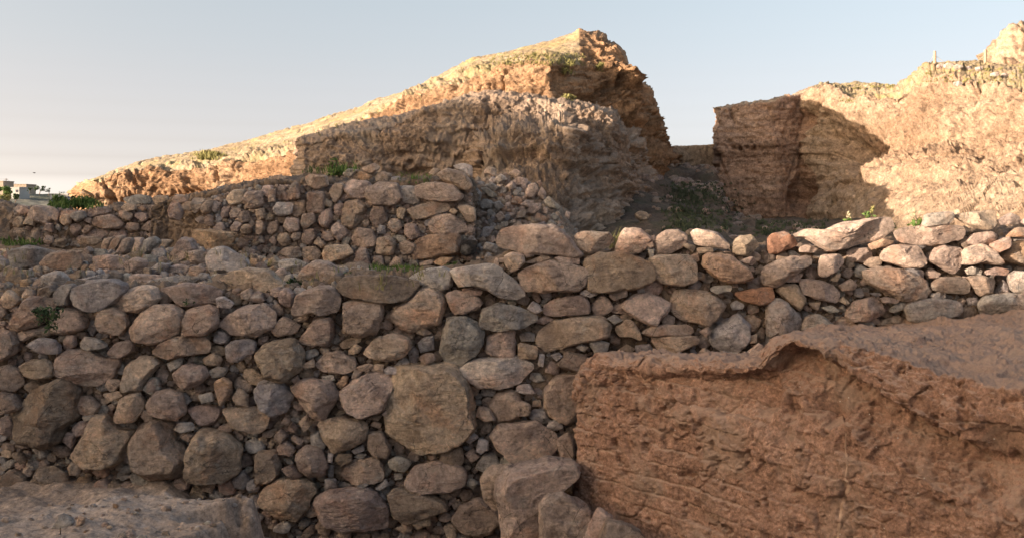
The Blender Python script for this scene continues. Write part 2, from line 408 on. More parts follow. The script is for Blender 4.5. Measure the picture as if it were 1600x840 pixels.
Dc   = [30.4, 26.6, 28.5, 29, 29, 28.5, 27.5, 26.5, 24, 23.6, 23, 22.6, 22.4, 22.0, 22.2, 23, 24, 25.8, 27.4, 34.4]
def row(py, D, dp=0): return [(x, y+dp, d) for x, y, d in zip(kp, py, D)]
ledge = [d+.0 for d in Dk]
rows = [row(base, Dk), row(cutb, Dk), row([a*.97+b*.03 for a, b in zip(cutt, cutb)], [d+.35 for d in Dk]),
        row([a*.45+b*.55 for a, b in zip(cutt, cres)], [a*.45+b*.55 for a, b in zip(Dk, Dc)]), row(cres, Dc),
        row([c+5 for c in cres], [d+7 for d in Dc]), row([330]*20, [d+17 for d in Dc])]
m1a = earth(.20, .6, .15, .09, .05, 1, lay=.14, crack=.25); m1b = earth(.30, .7, .60, .17, .09, 1, zs=.5, lay=.09, crack=.45)
def m1d(V, Nn):
    k = sstep(895, 945, V[:, 0]/V[:, 1]*F+800)[:, None]
    return m1a(V, Nn)*(1-k)+(V+(m1b(V, Nn)-V)*(1+.8*sstep(4.6, 6.0, V[:, 2]))[:, None])*k
V, fq = loft(rows, 680, [26, 90, 26, 30, 6, 8], m1d, knots=kp, wr=[1, 1, .8, .16, .22, .3, 0])
nu = 680
fc = V[fq].mean(1)
m = MB(); rid = np.repeat(np.arange(len(fq)//(nu-1)), nu-1)
colid = np.tile(np.arange(nu-1), len(fq)//(nu-1))
pxk = np.interp(colid, [0, nu-2], [kp[0], kp[-1]])
slope = (rid >= 26+90) & (pxk < 905)
m.add(V, fq); hill = m.build('tell_mound', TELL); hill['kind'] = 'structure'
hill.data.materials.append(SLOPE)
hill.data.polygons.foreach_set('material_index', slope.astype(np.int32))

# second cut: grey brown face in front of the mound
kp = [462, 470, 520, 600, 675, 720, 760, 840, 880, 957, 985, 1010]
Dk = [21, 18.2, 18, 17.8, 17.6, 17.5, 17.5, 17.5, 17.2, 17.2, 19, 22]
top = [228, 223, 212, 197, 177, 161, 153, 156, 163, 180, 240, 300]
rows = [row([330]*7+[330, 350, 372, 372, 360], Dk), row([t+42 for t in top], [d-.05 for d in Dk]), row(top, [d+.25 for d in Dk]),
        row([t-6 for t in top], [d+1.6 for d in Dk]), row([t-4 for t in top], [d+4.5 for d in Dk])]
V, fq = loft(rows, 420, [46, 60, 10, 12], earth(.12, .9, .10, .065, .045, 2, lay=.10, crack=.15), knots=kp, wr=[1, 1, .7, .6, .5])
struct('grey_cut_bank', V, fq, TELLG)
# third cut: low block and the big right-hand face running back into the passage
kp = [735, 745, 800, 850, 885, 905, 940, 975, 1010, 1040]
Dk = [18, 16.3, 16.15, 16.0, 15.95, 16.5, 17.6, 19.4, 22.5, 27]
top = [222, 217, 211, 208, 206, 214, 218, 226, 245, 270]
rows = [row([400, 400, 400, 400, 400, 398, 385, 368, 345, 320], [d-1.6 for d in Dk]), row([300, 300, 305, 315, 320, 322, 318, 312, 310, 300], [d-.75 for d in Dk]),
        row([262, 262, 262, 262, 262, 262, 264, 268, 276, 288], [d-.1 for d in Dk]),
        row(top, [d+.2 for d in Dk]), row([t-22 for t in top], [d+1.9 for d in Dk]), row([t-14 for t in top], [d+4 for d in Dk])]
V, fq = loft(rows, 380, [24, 34, 34, 16, 8], earth(.24, .8, .24, .10, .07, 5, lay=.18, crack=.25), knots=kp)
struct('lower_cut_bank', V, fq, TELLG)

# ------------------------------------------------------------------ right cliff and the dark block
kp = [1120, 1124, 1150, 1210, 1250, 1285, 1330, 1400, 1450, 1500, 1550, 1600, 1760]
Dk = [35, 27, 26.9, 26.4, 27.2, 26.0, 25, 24, 23, 22, 21, 20, 17]
top = [172, 170, 167, 163, 149, 141, 156, 142, 122, 124, 132, 140, 150]
crs = [170, 168, 165, 161, 143, 134, 131, 134, 101, 97, 100, 104, 104]
low = [0, 0, 0, 0, .3, .9, 2.0, 3.4, 4.0, 4.2, 4.2, 4.2, 4]
rows = [row([395]*13, [d-l*2.1 for d, l in zip(Dk, low)]), row([300]*13, [d-l for d, l in zip(Dk, low)]), row([225]*13, [d-l*.25 for d, l in zip(Dk, low)]),
        row(top, [d+.3 for d in Dk]), row(crs, [d+3.5 for d in Dk]), row([c+10 for c in crs], [d+9 for d in Dk]), row([330]*13, [d+20 for d in Dk])]
DENT = [(1255, 308, 26.6, .3, 1.0), (1288, 285, 25.4, .4, .4), (1335, 215, 24.5, .6, .8), (1300, 235, 25.2, .5, .5), (1440, 250, 22.6, .4, .5), (1395, 150, 24.2, .3, .4), (1500, 235, 21.6, .3, .45), (1560, 215, 20.8, .35, .5), (1410, 185, 24.1, .35, .5), (1470, 160, 22.9, .22, .45), (1520, 190, 21.9, .22, .4),
        (1575, 285, 19.6, .45, .5), (1545, 320, 19.2, .4, .4), (1215, 185, 26.3, .25, .4), (1265, 187, 26.8, .22, .4), (1575, 70, 24, .5, .4)]
ec = earth(.36, .5, .22, .12, .06, 7, lay=.11, crack=.38)
def cliffd(V, Nn):
    V2_ = ec(V, Nn); kk = sstep(1290, 1240, V[:, 0]/V[:, 1]*F+800)[:, None]; V2_ = V2_+(V-V2_)*kk*.42
    for px, py, D, r, dep in DENT:
        c = np.array(P(px, py, D)); d2 = ((V-c)**2*np.array([1, .35, .7])).sum(1)
        V2_ = V2_-Nn*(dep*np.exp(-d2/(r*r)))[:, None]
    for k in range(9):   # beam holes in a row across the block
        c = np.array(P(1128+k*9.5, 232+.25*math.sin(k*3)*8, 26.8)); d2 = ((V-c)**2*np.array([1, .2, 1])).sum(1)
        V2_ = V2_-Nn*(.4*np.exp(-d2/(.055**2)))[:, None]*(1 if k % 4 else .4)
    return V2_
V, fq = loft(rows, 640, [70, 80, 70, 22, 6, 6], cliffd, knots=kp, wr=[.3, .6, 1, .8, .25, .4, 0])
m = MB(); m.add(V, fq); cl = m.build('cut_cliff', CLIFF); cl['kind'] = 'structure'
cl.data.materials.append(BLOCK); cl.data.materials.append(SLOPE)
nr = len(fq)//639; rid = np.repeat(np.arange(nr), 639); pxk = np.interp(np.tile(np.arange(639), nr), [0, 558], [1120, 1760])
zc = V[fq].mean(1)
wob = 14*fbm(zc*np.array([.0, .0, 1.2])+3, 3)
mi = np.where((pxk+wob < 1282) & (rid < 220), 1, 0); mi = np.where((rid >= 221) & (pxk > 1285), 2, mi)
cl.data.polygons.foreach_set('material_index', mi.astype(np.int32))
# knoll at the right edge
kp = [1538, 1545, 1560, 1580, 1605, 1660, 1760]
Dk = [27, 25, 24.6, 24.2, 24, 23.6, 23]
tp = [108, 84, 62, 48, 43, 40, 44]
rows = [row([150]*7, Dk), row([112]*7, Dk), row(tp, [d+.8 for d in Dk]), row([t+4 for t in tp], [d+3 for d in Dk]), row([200]*7, [d+8 for d in Dk])]
V, fq = loft(rows, 90, [8, 26, 8, 8], earth(.25, .8, .15, .12, .05, 8), knots=kp)
struct('earth_knoll', V, fq, CLIFF)
# bank on the far left, behind the lower stone wall
kp = [-260, -120, -40, 10, 28, 36]
rows = [row([420]*6, [14.5]*6), row([375]*6, [14.6]*6), row([316, 316, 315, 317, 322, 345], [15]*5+[15.4]), row([318, 318, 317, 319, 324, 345], [17]*6), row([345]*6, [21]*6)]
V, fq = loft(rows, 90, [6, 26, 8, 6], earth(.08, 1.5, .06, .05, .02, 9), knots=kp)
struct('earth_bank', V, fq, FILL)

# back wall of the passage
kp = [1030, 1036, 1075, 1118, 1150]
rows = [row([275]*5, [33.5]*5), row([232, 231, 229, 227, 226], [33.6]*5), row([231, 230, 228, 226, 225], [34.4]*5), row([275]*5, [34.6]*5)]
V, fq = loft(rows, 90, [24, 4, 8], earth(.05, 1.2, .03, .03, .0, 10), knots=kp)
m = MB(); m.add(V, fq); tag(m.build('earth_wall', BACKW), 'smooth tan earth wall closing the far end of the dark passage', 'wall')

# ------------------------------------------------------------------ stones
TINT = dict(t=(.56, .44, .355), b=(.49, .38, .31), g=(.44, .405, .38), p=(.58, .515, .45), r=(.43, .245, .165), d=(.055, .05, .05), o=(.53, .37, .26), v=(.36, .285, .235))
CNAME = dict(t='tan', b='brown', g='grey', p='pale', r='reddish', d='black', o='orange', v='dark brown')
def chaikin(p, k=.24):
    q_ = np.roll(p, -1, 0); return np.stack([p*(1-k)+q_*k, p*k+q_*(1-k)], 1).reshape(-1, 2)
def resample(p, n):
    c = np.vstack([p, p[:1]]); L = np.concatenate([[0], np.cumsum(np.linalg.norm(np.diff(c, axis=0), axis=1))])
    t = np.linspace(0, L[-1], n, endpoint=False); return np.stack([np.interp(t, L, c[:, k]) for k in (0, 1)], 1)
def rock(poly, D, cls, rng, res=1.0, prot=None, lean=0.0, thick=1.0):
    """a solid rock whose outline is the traced polygon (photo pixels) set up at distance D"""
    p = np.array(poly, float)
    xz = np.c_[(p[:, 0]-800)/F*D, ZC-(p[:, 1]-HY)/F*D]
    a = .5*np.sum(xz[:, 0]*np.roll(xz[:, 1], -1)-np.roll(xz[:, 0], -1)*xz[:, 1])
    if a < 0: xz = xz[::-1]
    size = xz.max(0)-xz.min(0); mn = size.min(); sz = math.sqrt(max(abs(a), 1e-5))
    n = int(np.clip(sz*130*res, 16, 96)); mr = int(np.clip(sz*36*res, 5, 22))
    c0 = xz.mean(0); xz = c0+(xz-c0)*1.08
    o = resample(chaikin(xz, .10) if sz > .12 else xz, n); c = o.mean(0)
    if prot is None: prot = mn*rng.uniform(.36, .54)
    ss = .12+.88*(1-(1-np.linspace(0, 1, mr))**1.6); rp = rng.choice((4, 6, 8, 11, 14))
    pl = []
    for k in range(rng.randint(3, 6)):
        an = rng.uniform(0, 6.283); sl = rng.uniform(.05, .3 if k < 2 else .9)*prot/(mn*.5)
        pl.append((math.cos(an)*sl, math.sin(an)*sl, prot*rng.uniform(.55 if k < 2 else .75, 1.0)))
    seed = rng.uniform(0, 90); rd = rng.choice((0, .05, .1, .35))
    # bevel slope differs from edge to edge: broken faces
    rth = np.linalg.norm(o-c, axis=1); nb = rng.randint(4, 8); kn = np.sort([rng.uniform(0, 1) for _ in range(nb)]); sv = [rng.uniform(.9, 5) for _ in range(nb)]
    slp = np.array(sv)[np.searchsorted(kn, np.arange(n)/n) % nb]; slp = (slp+np.roll(slp, 1)+np.roll(slp, -1))/3
    rings = []
    for s in ss:
        d = (o-c)*s
        dome = prot*max(1-s**rp, 0)**.5
        bev = slp*(1-s)*rth+.1*prot*max(1-s**9, 0)**.5
        f = np.full(n, 9.)
        for ax, az, b0 in pl: f = np.minimum(f, b0+ax*d[:, 0]+az*d[:, 1])
        h = np.minimum(np.minimum(bev, dome), np.maximum(f, prot*.10*max(1-s**8, 0)))*(1-rd)+rd*np.minimum(dome, np.maximum(f, prot*.12*max(1-s**8, 0)))
        rings.append(np.c_[c[0]+d[:, 0], D-h, c[1]+d[:, 1]])
    bk = thick*mn*.55
    for s, y in ((1.0, .12), (.96, .4), (.82, .75), (.5, 1.0)):
        d = (o-c)*s; rings.append(np.c_[c[0]+d[:, 0], np.full(n, D+bk*y), c[1]+d[:, 1]])
    V = np.concatenate(rings); cc = np.array([c[0], D, c[1]])
    nd = V-cc; nd = nd/np.maximum(np.linalg.norm(nd, axis=1), 1e-6)[:, None]
    q_ = V/sz+seed
    h = sz*(.028*fbm(q_*1.5, 2)+.016*fbm(q_*np.array([4, 4, 5.5]), 3))
    if n > 24:
        w_, hd = worley(q_*np.array([3.2, 3.2, 4.2])); h += sz*.05*(hd-.5)*np.clip((1-w_)*2.2, 0, 1)
        h += sz*.012*ridged(q_*np.array([6, 6, 9]), 3)
        h += .006*fbm(V*np.array([16, 16, 24])+seed, 3)+.004*ridged(V*np.array([30, 30, 44])+seed, 2)
    V = V+nd*h[:, None]
    if lean: V[:, 1] += (V[:, 2]-V[:, 2].min())*lean
    nr_ = len(rings); i = np.arange(n); qs = []
    for r in range(nr_-1): qs.append(np.c_[r*n+i, r*n+(i+1) % n, (r+1)*n+(i+1) % n, (r+1)*n+i])
    col = np.array(TINT[cls])*rng.uniform(.82, 1.18)*np.array([1, rng.uniform(.97, 1.005), rng.uniform(.93, 1.07)])
    return V, np.concatenate(qs)[:, ::-1], [np.arange(n), (nr_-1)*n+np.arange(n)[::-1]], np.clip(col, .02, .7), cc
def rcls(rng): return rng.choice(list('tttbbbbggggvvpo'))
def parse(txt, x0, y0, sc, rng):
    out = []
    for ln in txt.strip().split('\n'):
        w = ln.split(); cls = None
        if w[0].isalpha(): cls = w[0]; w = w[1:]
        poly = [(x0+float(a.split(',')[0])/sc, y0+float(a.split(',')[1])/sc) for a in w]
        out.append((poly, cls or rcls(rng)))
    return out
def parea(poly):
    p = np.array(poly); return abs(.5*np.sum(p[:, 0]*np.roll(p[:, 1], -1)-np.roll(p[:, 0], -1)*p[:, 1]))
def inpoly(poly, X, Y):
    p = np.array(poly); r = np.zeros(X.shape, bool); j = len(p)-1
    for i in range(len(p)):
        c = (p[i, 1] > Y) != (p[j, 1] > Y)
        with np.errstate(divide='ignore', invalid='ignore'):
            r ^= c & (X < (p[j, 0]-p[i, 0])*(Y-p[i, 1])/(p[j, 1]-p[i, 1]+1e-12)+p[i, 0])
        j = i
    return r
H2W, H2H = 820, 440      # occupancy raster, half photo resolution
YY, XX = np.mgrid[0:H2H, 0:H2W]; XX = XX*2.0; YY = YY*2.0
def raster(poly, mask):
    p = np.array(poly); x0, x1 = int(max(p[:, 0].min()/2, 0)), int(min(p[:, 0].max()/2+2, H2W)); y0, y1 = int(max(p[:, 1].min()/2, 0)), int(min(p[:, 1].max()/2+2, H2H))
    if x1 <= x0 or y1 <= y0: return
    mask[y0:y1, x0:x1] |= inpoly(poly, XX[y0:y1, x0:x1], YY[y0:y1, x0:x1])
def fill_region(region, stones, radii, tries, rng, tol=.14):
    """pack small stones into what the traced stones leave free"""
    occ = ~inpoly(region, XX, YY)
    for s in stones: raster(s, occ)
    out = []
    rp = np.array(region); bx = (rp[:, 0].min(), rp[:, 0].max(), rp[:, 1].min(), rp[:, 1].max())
    for R, nt in zip(radii, tries):
        fy, fx = np.where(~occ)
        if not len(fy): break
        for k in range(nt):
            j = rng.randrange(len(fy))
            if occ[fy[j], fx[j]]: continue
            r = R*rng.uniform(.8, 1.25); asp = rng.uniform(.55, 1.0); an = rng.gauss(0, .5) if rng.random() < .7 else rng.uniform(0, 3.14)
            cx, cy = fx[j]*2.0, fy[j]*2.0; nvx = rng.randint(5, 8); poly = []
            for i in range(nvx):
                th = 6.2832*(i+rng.uniform(-.3, .3))/nvx; rr = r*rng.uniform(.85, 1.15)
                x, y = rr*math.cos(th), rr*asp*math.sin(th)
                poly.append((cx+x*math.cos(an)-y*math.sin(an), cy+x*math.sin(an)+y*math.cos(an)))
            p = np.array(poly); x0, x1 = int(max(p[:, 0].min()/2, 0)), int(min(p[:, 0].max()/2+2, H2W)); y0, y1 = int(max(p[:, 1].min()/2, 0)), int(min(p[:, 1].max()/2+2, H2H))
            if x1 <= x0 or y1 <= y0: continue
            s = inpoly(poly, XX[y0:y1, x0:x1], YY[y0:y1, x0:x1]); tot = s.sum()
            if tot and (occ[y0:y1, x0:x1] & s).sum() <= tol*tot:
                occ[y0:y1, x0:x1] |= s; out.append(poly)
    return out
used_labels = set()
def describe(poly, cls, rng=None):
    p = np.array(poly); w, h = p.max(0)-p.min(0); ar = parea(poly)
    s = 'large' if ar > 2400 else 'small' if ar < 500 else 'medium'
    sh = 'flat slab' if w/h > 1.9 else 'upright stone' if h/w > 1.25 else 'long low stone' if w/h > 1.45 else 'blocky stone'
    return f"{s} {CNAME[cls]} {sh}"
ORD = ['leftmost', 'second leftmost', 'third leftmost', 'fourth leftmost', 'fifth leftmost', 'sixth leftmost', 'seventh leftmost', 'eighth leftmost', 'ninth leftmost']
def loose_set(items, name, where, cat, group, Dfun, rng, res=1.0, **kw):
    """each loose stone is a thing of its own, with a label that singles it out in its set"""
    lab = [describe(p_, c_) for p_, c_ in items]
    for i, (poly, cls) in enumerate(items):
        V, qd, ng, col, cc = rock(poly, Dfun(poly), cls, rng, res, **kw)
        m = MB(); m.add(V, qd, ng, col)
        o = m.build(name, STONE, smooth=False, origin=tuple(np.array([cc[0], cc[1], V[:, 2].min()])))
        same = sorted([j for j in range(len(items)) if lab[j] == lab[i]], key=lambda j: np.mean([a for a, _ in items[j][0]]))
        L = f"{lab[i]} {where}"
        if len(same) > 1:
            k = same.index(i); L += ', rightmost of its kind' if k == len(same)-1 else f", {ORD[k]} of its kind"
        tag(o, L, cat, group)
R_ = random.Random(5)
Dterr = lambda poly: float(np.interp(max(b for a, b in poly), [370, 385, 400, 412, 430, 455, 470], [13.6, 12.3, 11.1, 10.3, 9.3, 8.35, 8.0]))
DA = lambda px, py: 8.0+.10*(840-py)/490

A5 = parse("""
g 455,240 470,200 560,160 700,150 780,180 770,230 690,300 600,345 530,335 470,300
g 340,230 380,185 460,170 475,195 440,250 420,305 345,300
t 700,290 790,215 900,185 970,200 1000,260 960,310 860,345 740,330
v 1005,210 1180,170 1290,185 1370,220 1350,290 1150,310 1120,300 1080,250
p 1350,260 1400,250 1460,290 1440,325 1360,320
b 60,420 150,300 190,255 330,270 340,330 250,420 120,455
t 315,380 400,330 500,345 540,400 530,450 390,490 320,470
b 610,380 640,325 720,320 780,365 795,430 750,485 620,470
t 820,450 900,360 970,310 1070,310 1130,350 1140,430 1110,480 960,545 860,530
b 1150,400 1170,340 1310,308 1355,330 1350,440 1280,490 1150,490
t 1385,430 1430,370 1530,320 1640,300 1715,350 1700,440 1600,495 1450,480
g 165,555 250,510 340,520 380,570 370,610 240,605
b 395,540 420,490 470,495 475,560 430,585 400,575
t 85,500 150,460 245,450 240,490 150,530
v 675,600 720,545 800,525 840,540 830,590 760,635 700,635
g 500,560 530,500 620,520 680,560 620,580 540,590
b 960,600 1020,530 1120,505 1250,500 1310,540 1290,600 1150,620 1060,640
g 1410,570 1450,530 1540,515 1600,540 1590,600 1490,660 1420,650
b 130,680 200,645 300,650 345,700 320,755 220,770 160,740
b 355,650 420,590 560,590 640,640 740,650 690,750 620,800 500,800 360,740
t 770,760 800,680 880,630 960,635 1000,670 930,740 880,835 770,840
g 1045,670 1120,630 1150,640 1130,690 1070,720
b 1085,740 1150,680 1260,690 1300,740 1250,790 1160,830 1100,790
b 1265,640 1340,600 1390,640 1370,690 1290,680
v 0,690 60,680 130,720 150,790 100,840 0,830
b -40,480 80,475 110,540 90,600 20,650 -40,640
b 240,840 330,780 390,770 400,800 330,850
b 905,820 930,770 980,760 1000,800 990,850 920,850
o 1340,780 1400,755 1450,790 1440,840 1350,845
b 1510,600 1570,600 1580,640 1540,670
g 1300,720 1360,690 1430,700 1400,750 1330,760
""", 0, 400, 4, R_)
A6 = parse("""
v 230,350 260,250 370,195 480,200 520,270 500,340 420,365 340,350 260,375
v 520,190 560,140 680,120 830,125 990,160 1000,190 920,270 830,285 620,260 560,235
g 965,140 1040,90 1180,70 1220,110 1215,190 1150,215 1060,190
p 1225,95 1290,75 1490,55 1600,150 1670,240 1600,265 1500,245 1440,200 1350,185 1280,190
b 555,400 560,290 770,290 790,370 750,470 650,500 550,470
t 825,375 870,320 980,250 1050,205 1140,215 1180,290 1150,420 1080,440 970,465 900,430
b 1190,240 1260,215 1390,260 1410,300 1350,340 1240,365
b 1290,200 1370,195 1420,220 1400,245 1300,245
t 90,460 170,375 275,430 250,480 130,505
b 270,530 340,440 370,390 470,385 480,480 450,555 350,555
v 0,620 60,560 160,530 240,520 290,610 280,700 170,780 60,750
b 380,680 440,610 520,600 610,640 620,690 560,730 420,715
g 300,600 370,575 395,610 340,650 300,640
t 285,680 360,640 370,690 310,705
t 690,580 760,510 870,490 950,520 955,580 900,640 800,650 690,620
b 520,550 560,520 640,500 660,525 590,570 540,575
t 575,590 620,545 660,570 640,605 580,615
g 1010,545 1050,505 1110,500 1110,580 1030,600
b 1015,635 1060,605 1110,605 1120,650 1060,685
g 1160,580 1180,460 1200,390 1310,380 1370,420 1410,480 1400,560 1360,620 1270,665 1180,640
g 1405,440 1430,330 1510,300 1640,320 1750,370 1740,410 1640,445 1500,465
b 1440,600 1445,510 1530,460 1610,450 1620,620 1550,635
p 1280,700 1330,660 1500,640 1640,630 1720,690 1640,790 1500,825 1400,820 1320,760
b 828,1000 868,712 1000,688 1220,692 1320,820 1360,1040 1300,1120 1160,1200 1000,1200 848,1080
b 540,840 680,740 830,730 848,800 800,960 660,1000 560,940
b 220,820 320,772 460,788 508,880 420,1020 348,1000 280,900
o 500,800 550,740 580,750 570,800 530,830
v 595,760 620,695 665,720 640,770
t 715,715 740,675 800,675 790,720
g 800,710 830,685 890,700 880,740 810,735
b 630,690 700,670 730,680 700,725 650,715
b 1000,480 1050,445 1100,480 1050,500
p 410,750 480,740 490,775 420,775
b 220,770 260,740 280,780 240,795
""", 400, 400, 4, R_)
A7 = parse("""
b 50,120 100,80 230,35 340,50 450,85 460,170 400,215 200,215 80,215
b 465,60 480,20 560,-10 700,-15 860,40 880,120 860,150 770,195 620,215 480,215 470,130
t 865,20 930,0 1100,0 1140,60 1145,150 1060,180 950,165 900,120
o 1195,60 1210,0 1240,-15 1370,10 1480,85 1495,140 1400,165 1290,140
b 200,320 270,275 430,245 475,290 480,355 360,370 210,365
b 490,310 560,230 600,260 640,320 600,355 520,380
b 605,245 640,210 720,205 720,250 640,275
t 680,310 760,250 880,240 980,290 960,350 890,430 800,400 730,350
t 1000,300 1020,220 1190,225 1260,245 1330,300 1280,390 1220,430 1050,390 1005,340
r 1390,230 1500,205 1620,190 1640,270 1560,310 1430,270
t 160,500 250,410 400,380 540,380 600,430 590,500 420,540 230,595 170,550
t 645,450 720,395 760,410 800,470 810,530 740,500 670,500
b 810,475 900,430 1100,430 1130,460 1120,490 990,500 860,500
b 870,510 1000,500 1140,500 1170,540 1100,570 1020,605 930,585
g 1235,520 1290,440 1410,365 1480,440 1480,530 1380,615 1270,565
b 40,540 160,565 155,640 40,640
g 45,490 90,470 140,480 140,530 60,530
v 275,680 340,600 440,610 495,660 450,740 380,720
b 200,840 280,752 400,740 448,800 420,960 340,1040 240,992 208,920
g 480,540 530,520 610,540 590,600 520,610
g 400,570 430,545 480,570 440,595
t 670,580 720,550 770,580 740,605
g 770,560 860,550 900,600 880,625 780,620
g 590,390 640,365 690,400 640,425
b 1170,470 1230,440 1245,480 1210,505
b 1480,500 1530,485 1530,540 1490,545
t 1470,600 1540,545 1570,560 1560,610 1490,625
g 1365,300 1400,275 1450,300 1440,330 1380,335
b 1150,120 1170,97 1205,110 1200,145 1160,150
g 1235,210 1260,185 1370,180 1370,215 1280,235
b 130,410 210,370 260,395 200,425
g 95,330 130,280 170,300 190,340 150,360
b 1170,600 1200,570 1250,600 1210,630
p 420,235 460,210 535,235 490,260
g 780,210 820,190 830,225 790,230
p 160,680 170,610 205,615 195,690
g 240,620 290,600 320,625 280,655
""", 800, 400, 4, R_)
A8 = parse("""
b -30,90 40,40 140,10 260,5 270,50 170,110 60,190 -20,170
t 320,60 340,-5 450,-10 475,40 420,100 350,135 320,110
t 50,215 80,180 180,175 240,270 200,340 150,310
b 205,150 290,150 400,180 440,230 430,285 330,270 230,230
t 440,185 520,140 560,180 540,210 470,215
t 610,100 700,75 850,85 970,150 1000,220 960,270 890,290 800,255 640,170
t 710,20 740,-40 800,-65 930,-60 985,20 950,75 840,60
b 990,30 1010,-10 1080,-60 1190,-50 1215,20 1150,105 1060,60
t 1220,50 1230,-40 1330,-70 1420,-30 1460,40 1430,55 1340,40 1230,55
o 1440,20 1520,-80 1640,-85 1640,60 1560,50 1450,20
b 490,370 540,290 640,260 710,300 715,360 640,400 540,405
g 860,320 900,290 1020,270 1180,280 1210,330 1190,360 1010,400 900,410
g 1330,300 1360,250 1500,235 1640,240 1640,365 1480,375 1350,365
b 1250,130 1330,115 1420,150 1400,230 1320,245
v 1020,170 1090,130 1230,135 1260,180 1250,235 1120,230 1030,210
g 1505,120 1540,95 1640,100 1640,230 1530,220
p 1010,240 1060,220 1115,235 1100,265 1030,280
t 980,110 1010,70 1080,110 1060,140 1000,140
g 850,85 900,75 970,90 970,140 900,120
p 1235,85 1280,65 1340,90 1330,115 1250,115
g 1420,230 1470,150 1510,190 1500,235
t 1350,95 1430,70 1510,85 1490,120 1370,115
g 0,300 60,270 120,300 200,390 200,450 100,490 0,500
g 210,460 240,380 320,360 410,430 380,460 240,490
t 250,290 330,280 310,340 270,320
g 330,320 400,305 450,345 390,355
t 115,160 170,110 220,110 190,160
t 600,50 640,10 700,5 710,50 650,75
t 700,265 740,250 825,275 800,295 720,290
g 755,340 800,290 860,285 850,330 780,350
t 440,280 470,250 510,290 490,305
t 390,150 430,100 460,110 430,160
g 630,230 690,225 710,240 680,255
""", 1200, 400, 4, R_)
A4 = parse("""
t 490,740 540,710 630,710 655,760 600,800 520,790
t 195,710 240,690 310,715 280,740 200,735
o 625,690 720,650 790,670 740,700 650,720
t 1235,670 1290,620 1400,605 1440,640 1400,680 1290,700
t 1385,690 1500,640 1525,670 1510,710 1430,745
""", 1200, 210, 4, R_)
A3 = parse("""
t 70,740 110,720 140,760 90,770
t 80,800 200,750 250,770 170,810
t 260,770 340,750 420,770 420,810 300,800
t -50,760 0,735 70,750 80,800 40,840 0,860 -40,820
t 1155,710 1250,705 1260,735 1170,745
o 1110,760 1160,740 1170,790 1140,800
b 1420,790 1500,760 1530,790 1500,820
t 1055,690 1080,670 1150,700 1130,735
p 850,720 890,715 885,760 860,770
t 845,690 880,670 888,700 860,712
""", 800, 210, 4, R_)
B1 = parse("""
g 755,60 790,0 830,0 840,60 800,90
t 395,140 410,100 470,95 525,150 500,190 430,195
v 85,200 140,130 200,60 330,10 400,60 400,200 330,260 320,330 240,360 130,320 90,260
b 605,200 640,110 720,80 755,140 700,230 610,230
t 775,140 810,90 880,65 950,90 970,180 930,215 860,210 790,180
b 985,160 1070,140 1155,150 1160,190 1110,245 1050,250
t 1170,170 1200,155 1344,155 1400,200 1395,260 1340,290 1230,260
b 390,400 450,310 500,200 560,210 600,270 690,290 640,420 560,470 440,450
b 690,350 750,260 830,205 910,260 920,330 1000,420 980,490 880,510 780,520 700,470
t 990,490 1010,350 1060,275 1200,310 1260,370 1250,480 1180,540 1010,530
b 380,260 420,225 480,240 470,300 400,305
v 330,330 350,285 400,300 380,370
v 165,560 200,480 280,465 350,520 360,590 260,600
v 0,520 60,480 130,520 130,580 0,590
v 355,470 380,435 430,460 420,510 370,510
v 55,400 100,385 140,430 110,450
g 915,270 940,230 1010,235 1020,270 950,290
o 1130,60 1130,20 1200,0 1220,70 1160,150
b 1220,110 1250,50 1300,90 1310,155 1240,140
g 1040,90 1110,75 1125,120 1060,135
v 0,120 0,70 80,90 120,160 20,190
v 0,210 60,200 90,260 60,310 0,290
b 940,310 960,290 1020,290 1000,340
b 540,85 620,70 640,95 570,130
b 1060,590 1080,555 1130,560 1110,605
v 650,440 660,350 690,360 680,450
g 430,200 490,195 490,220 440,225
g 945,110 970,75 1005,120 970,155
v 740,200 750,160 800,180 810,220 770,230
""", 0, 590, 3.36, R_)
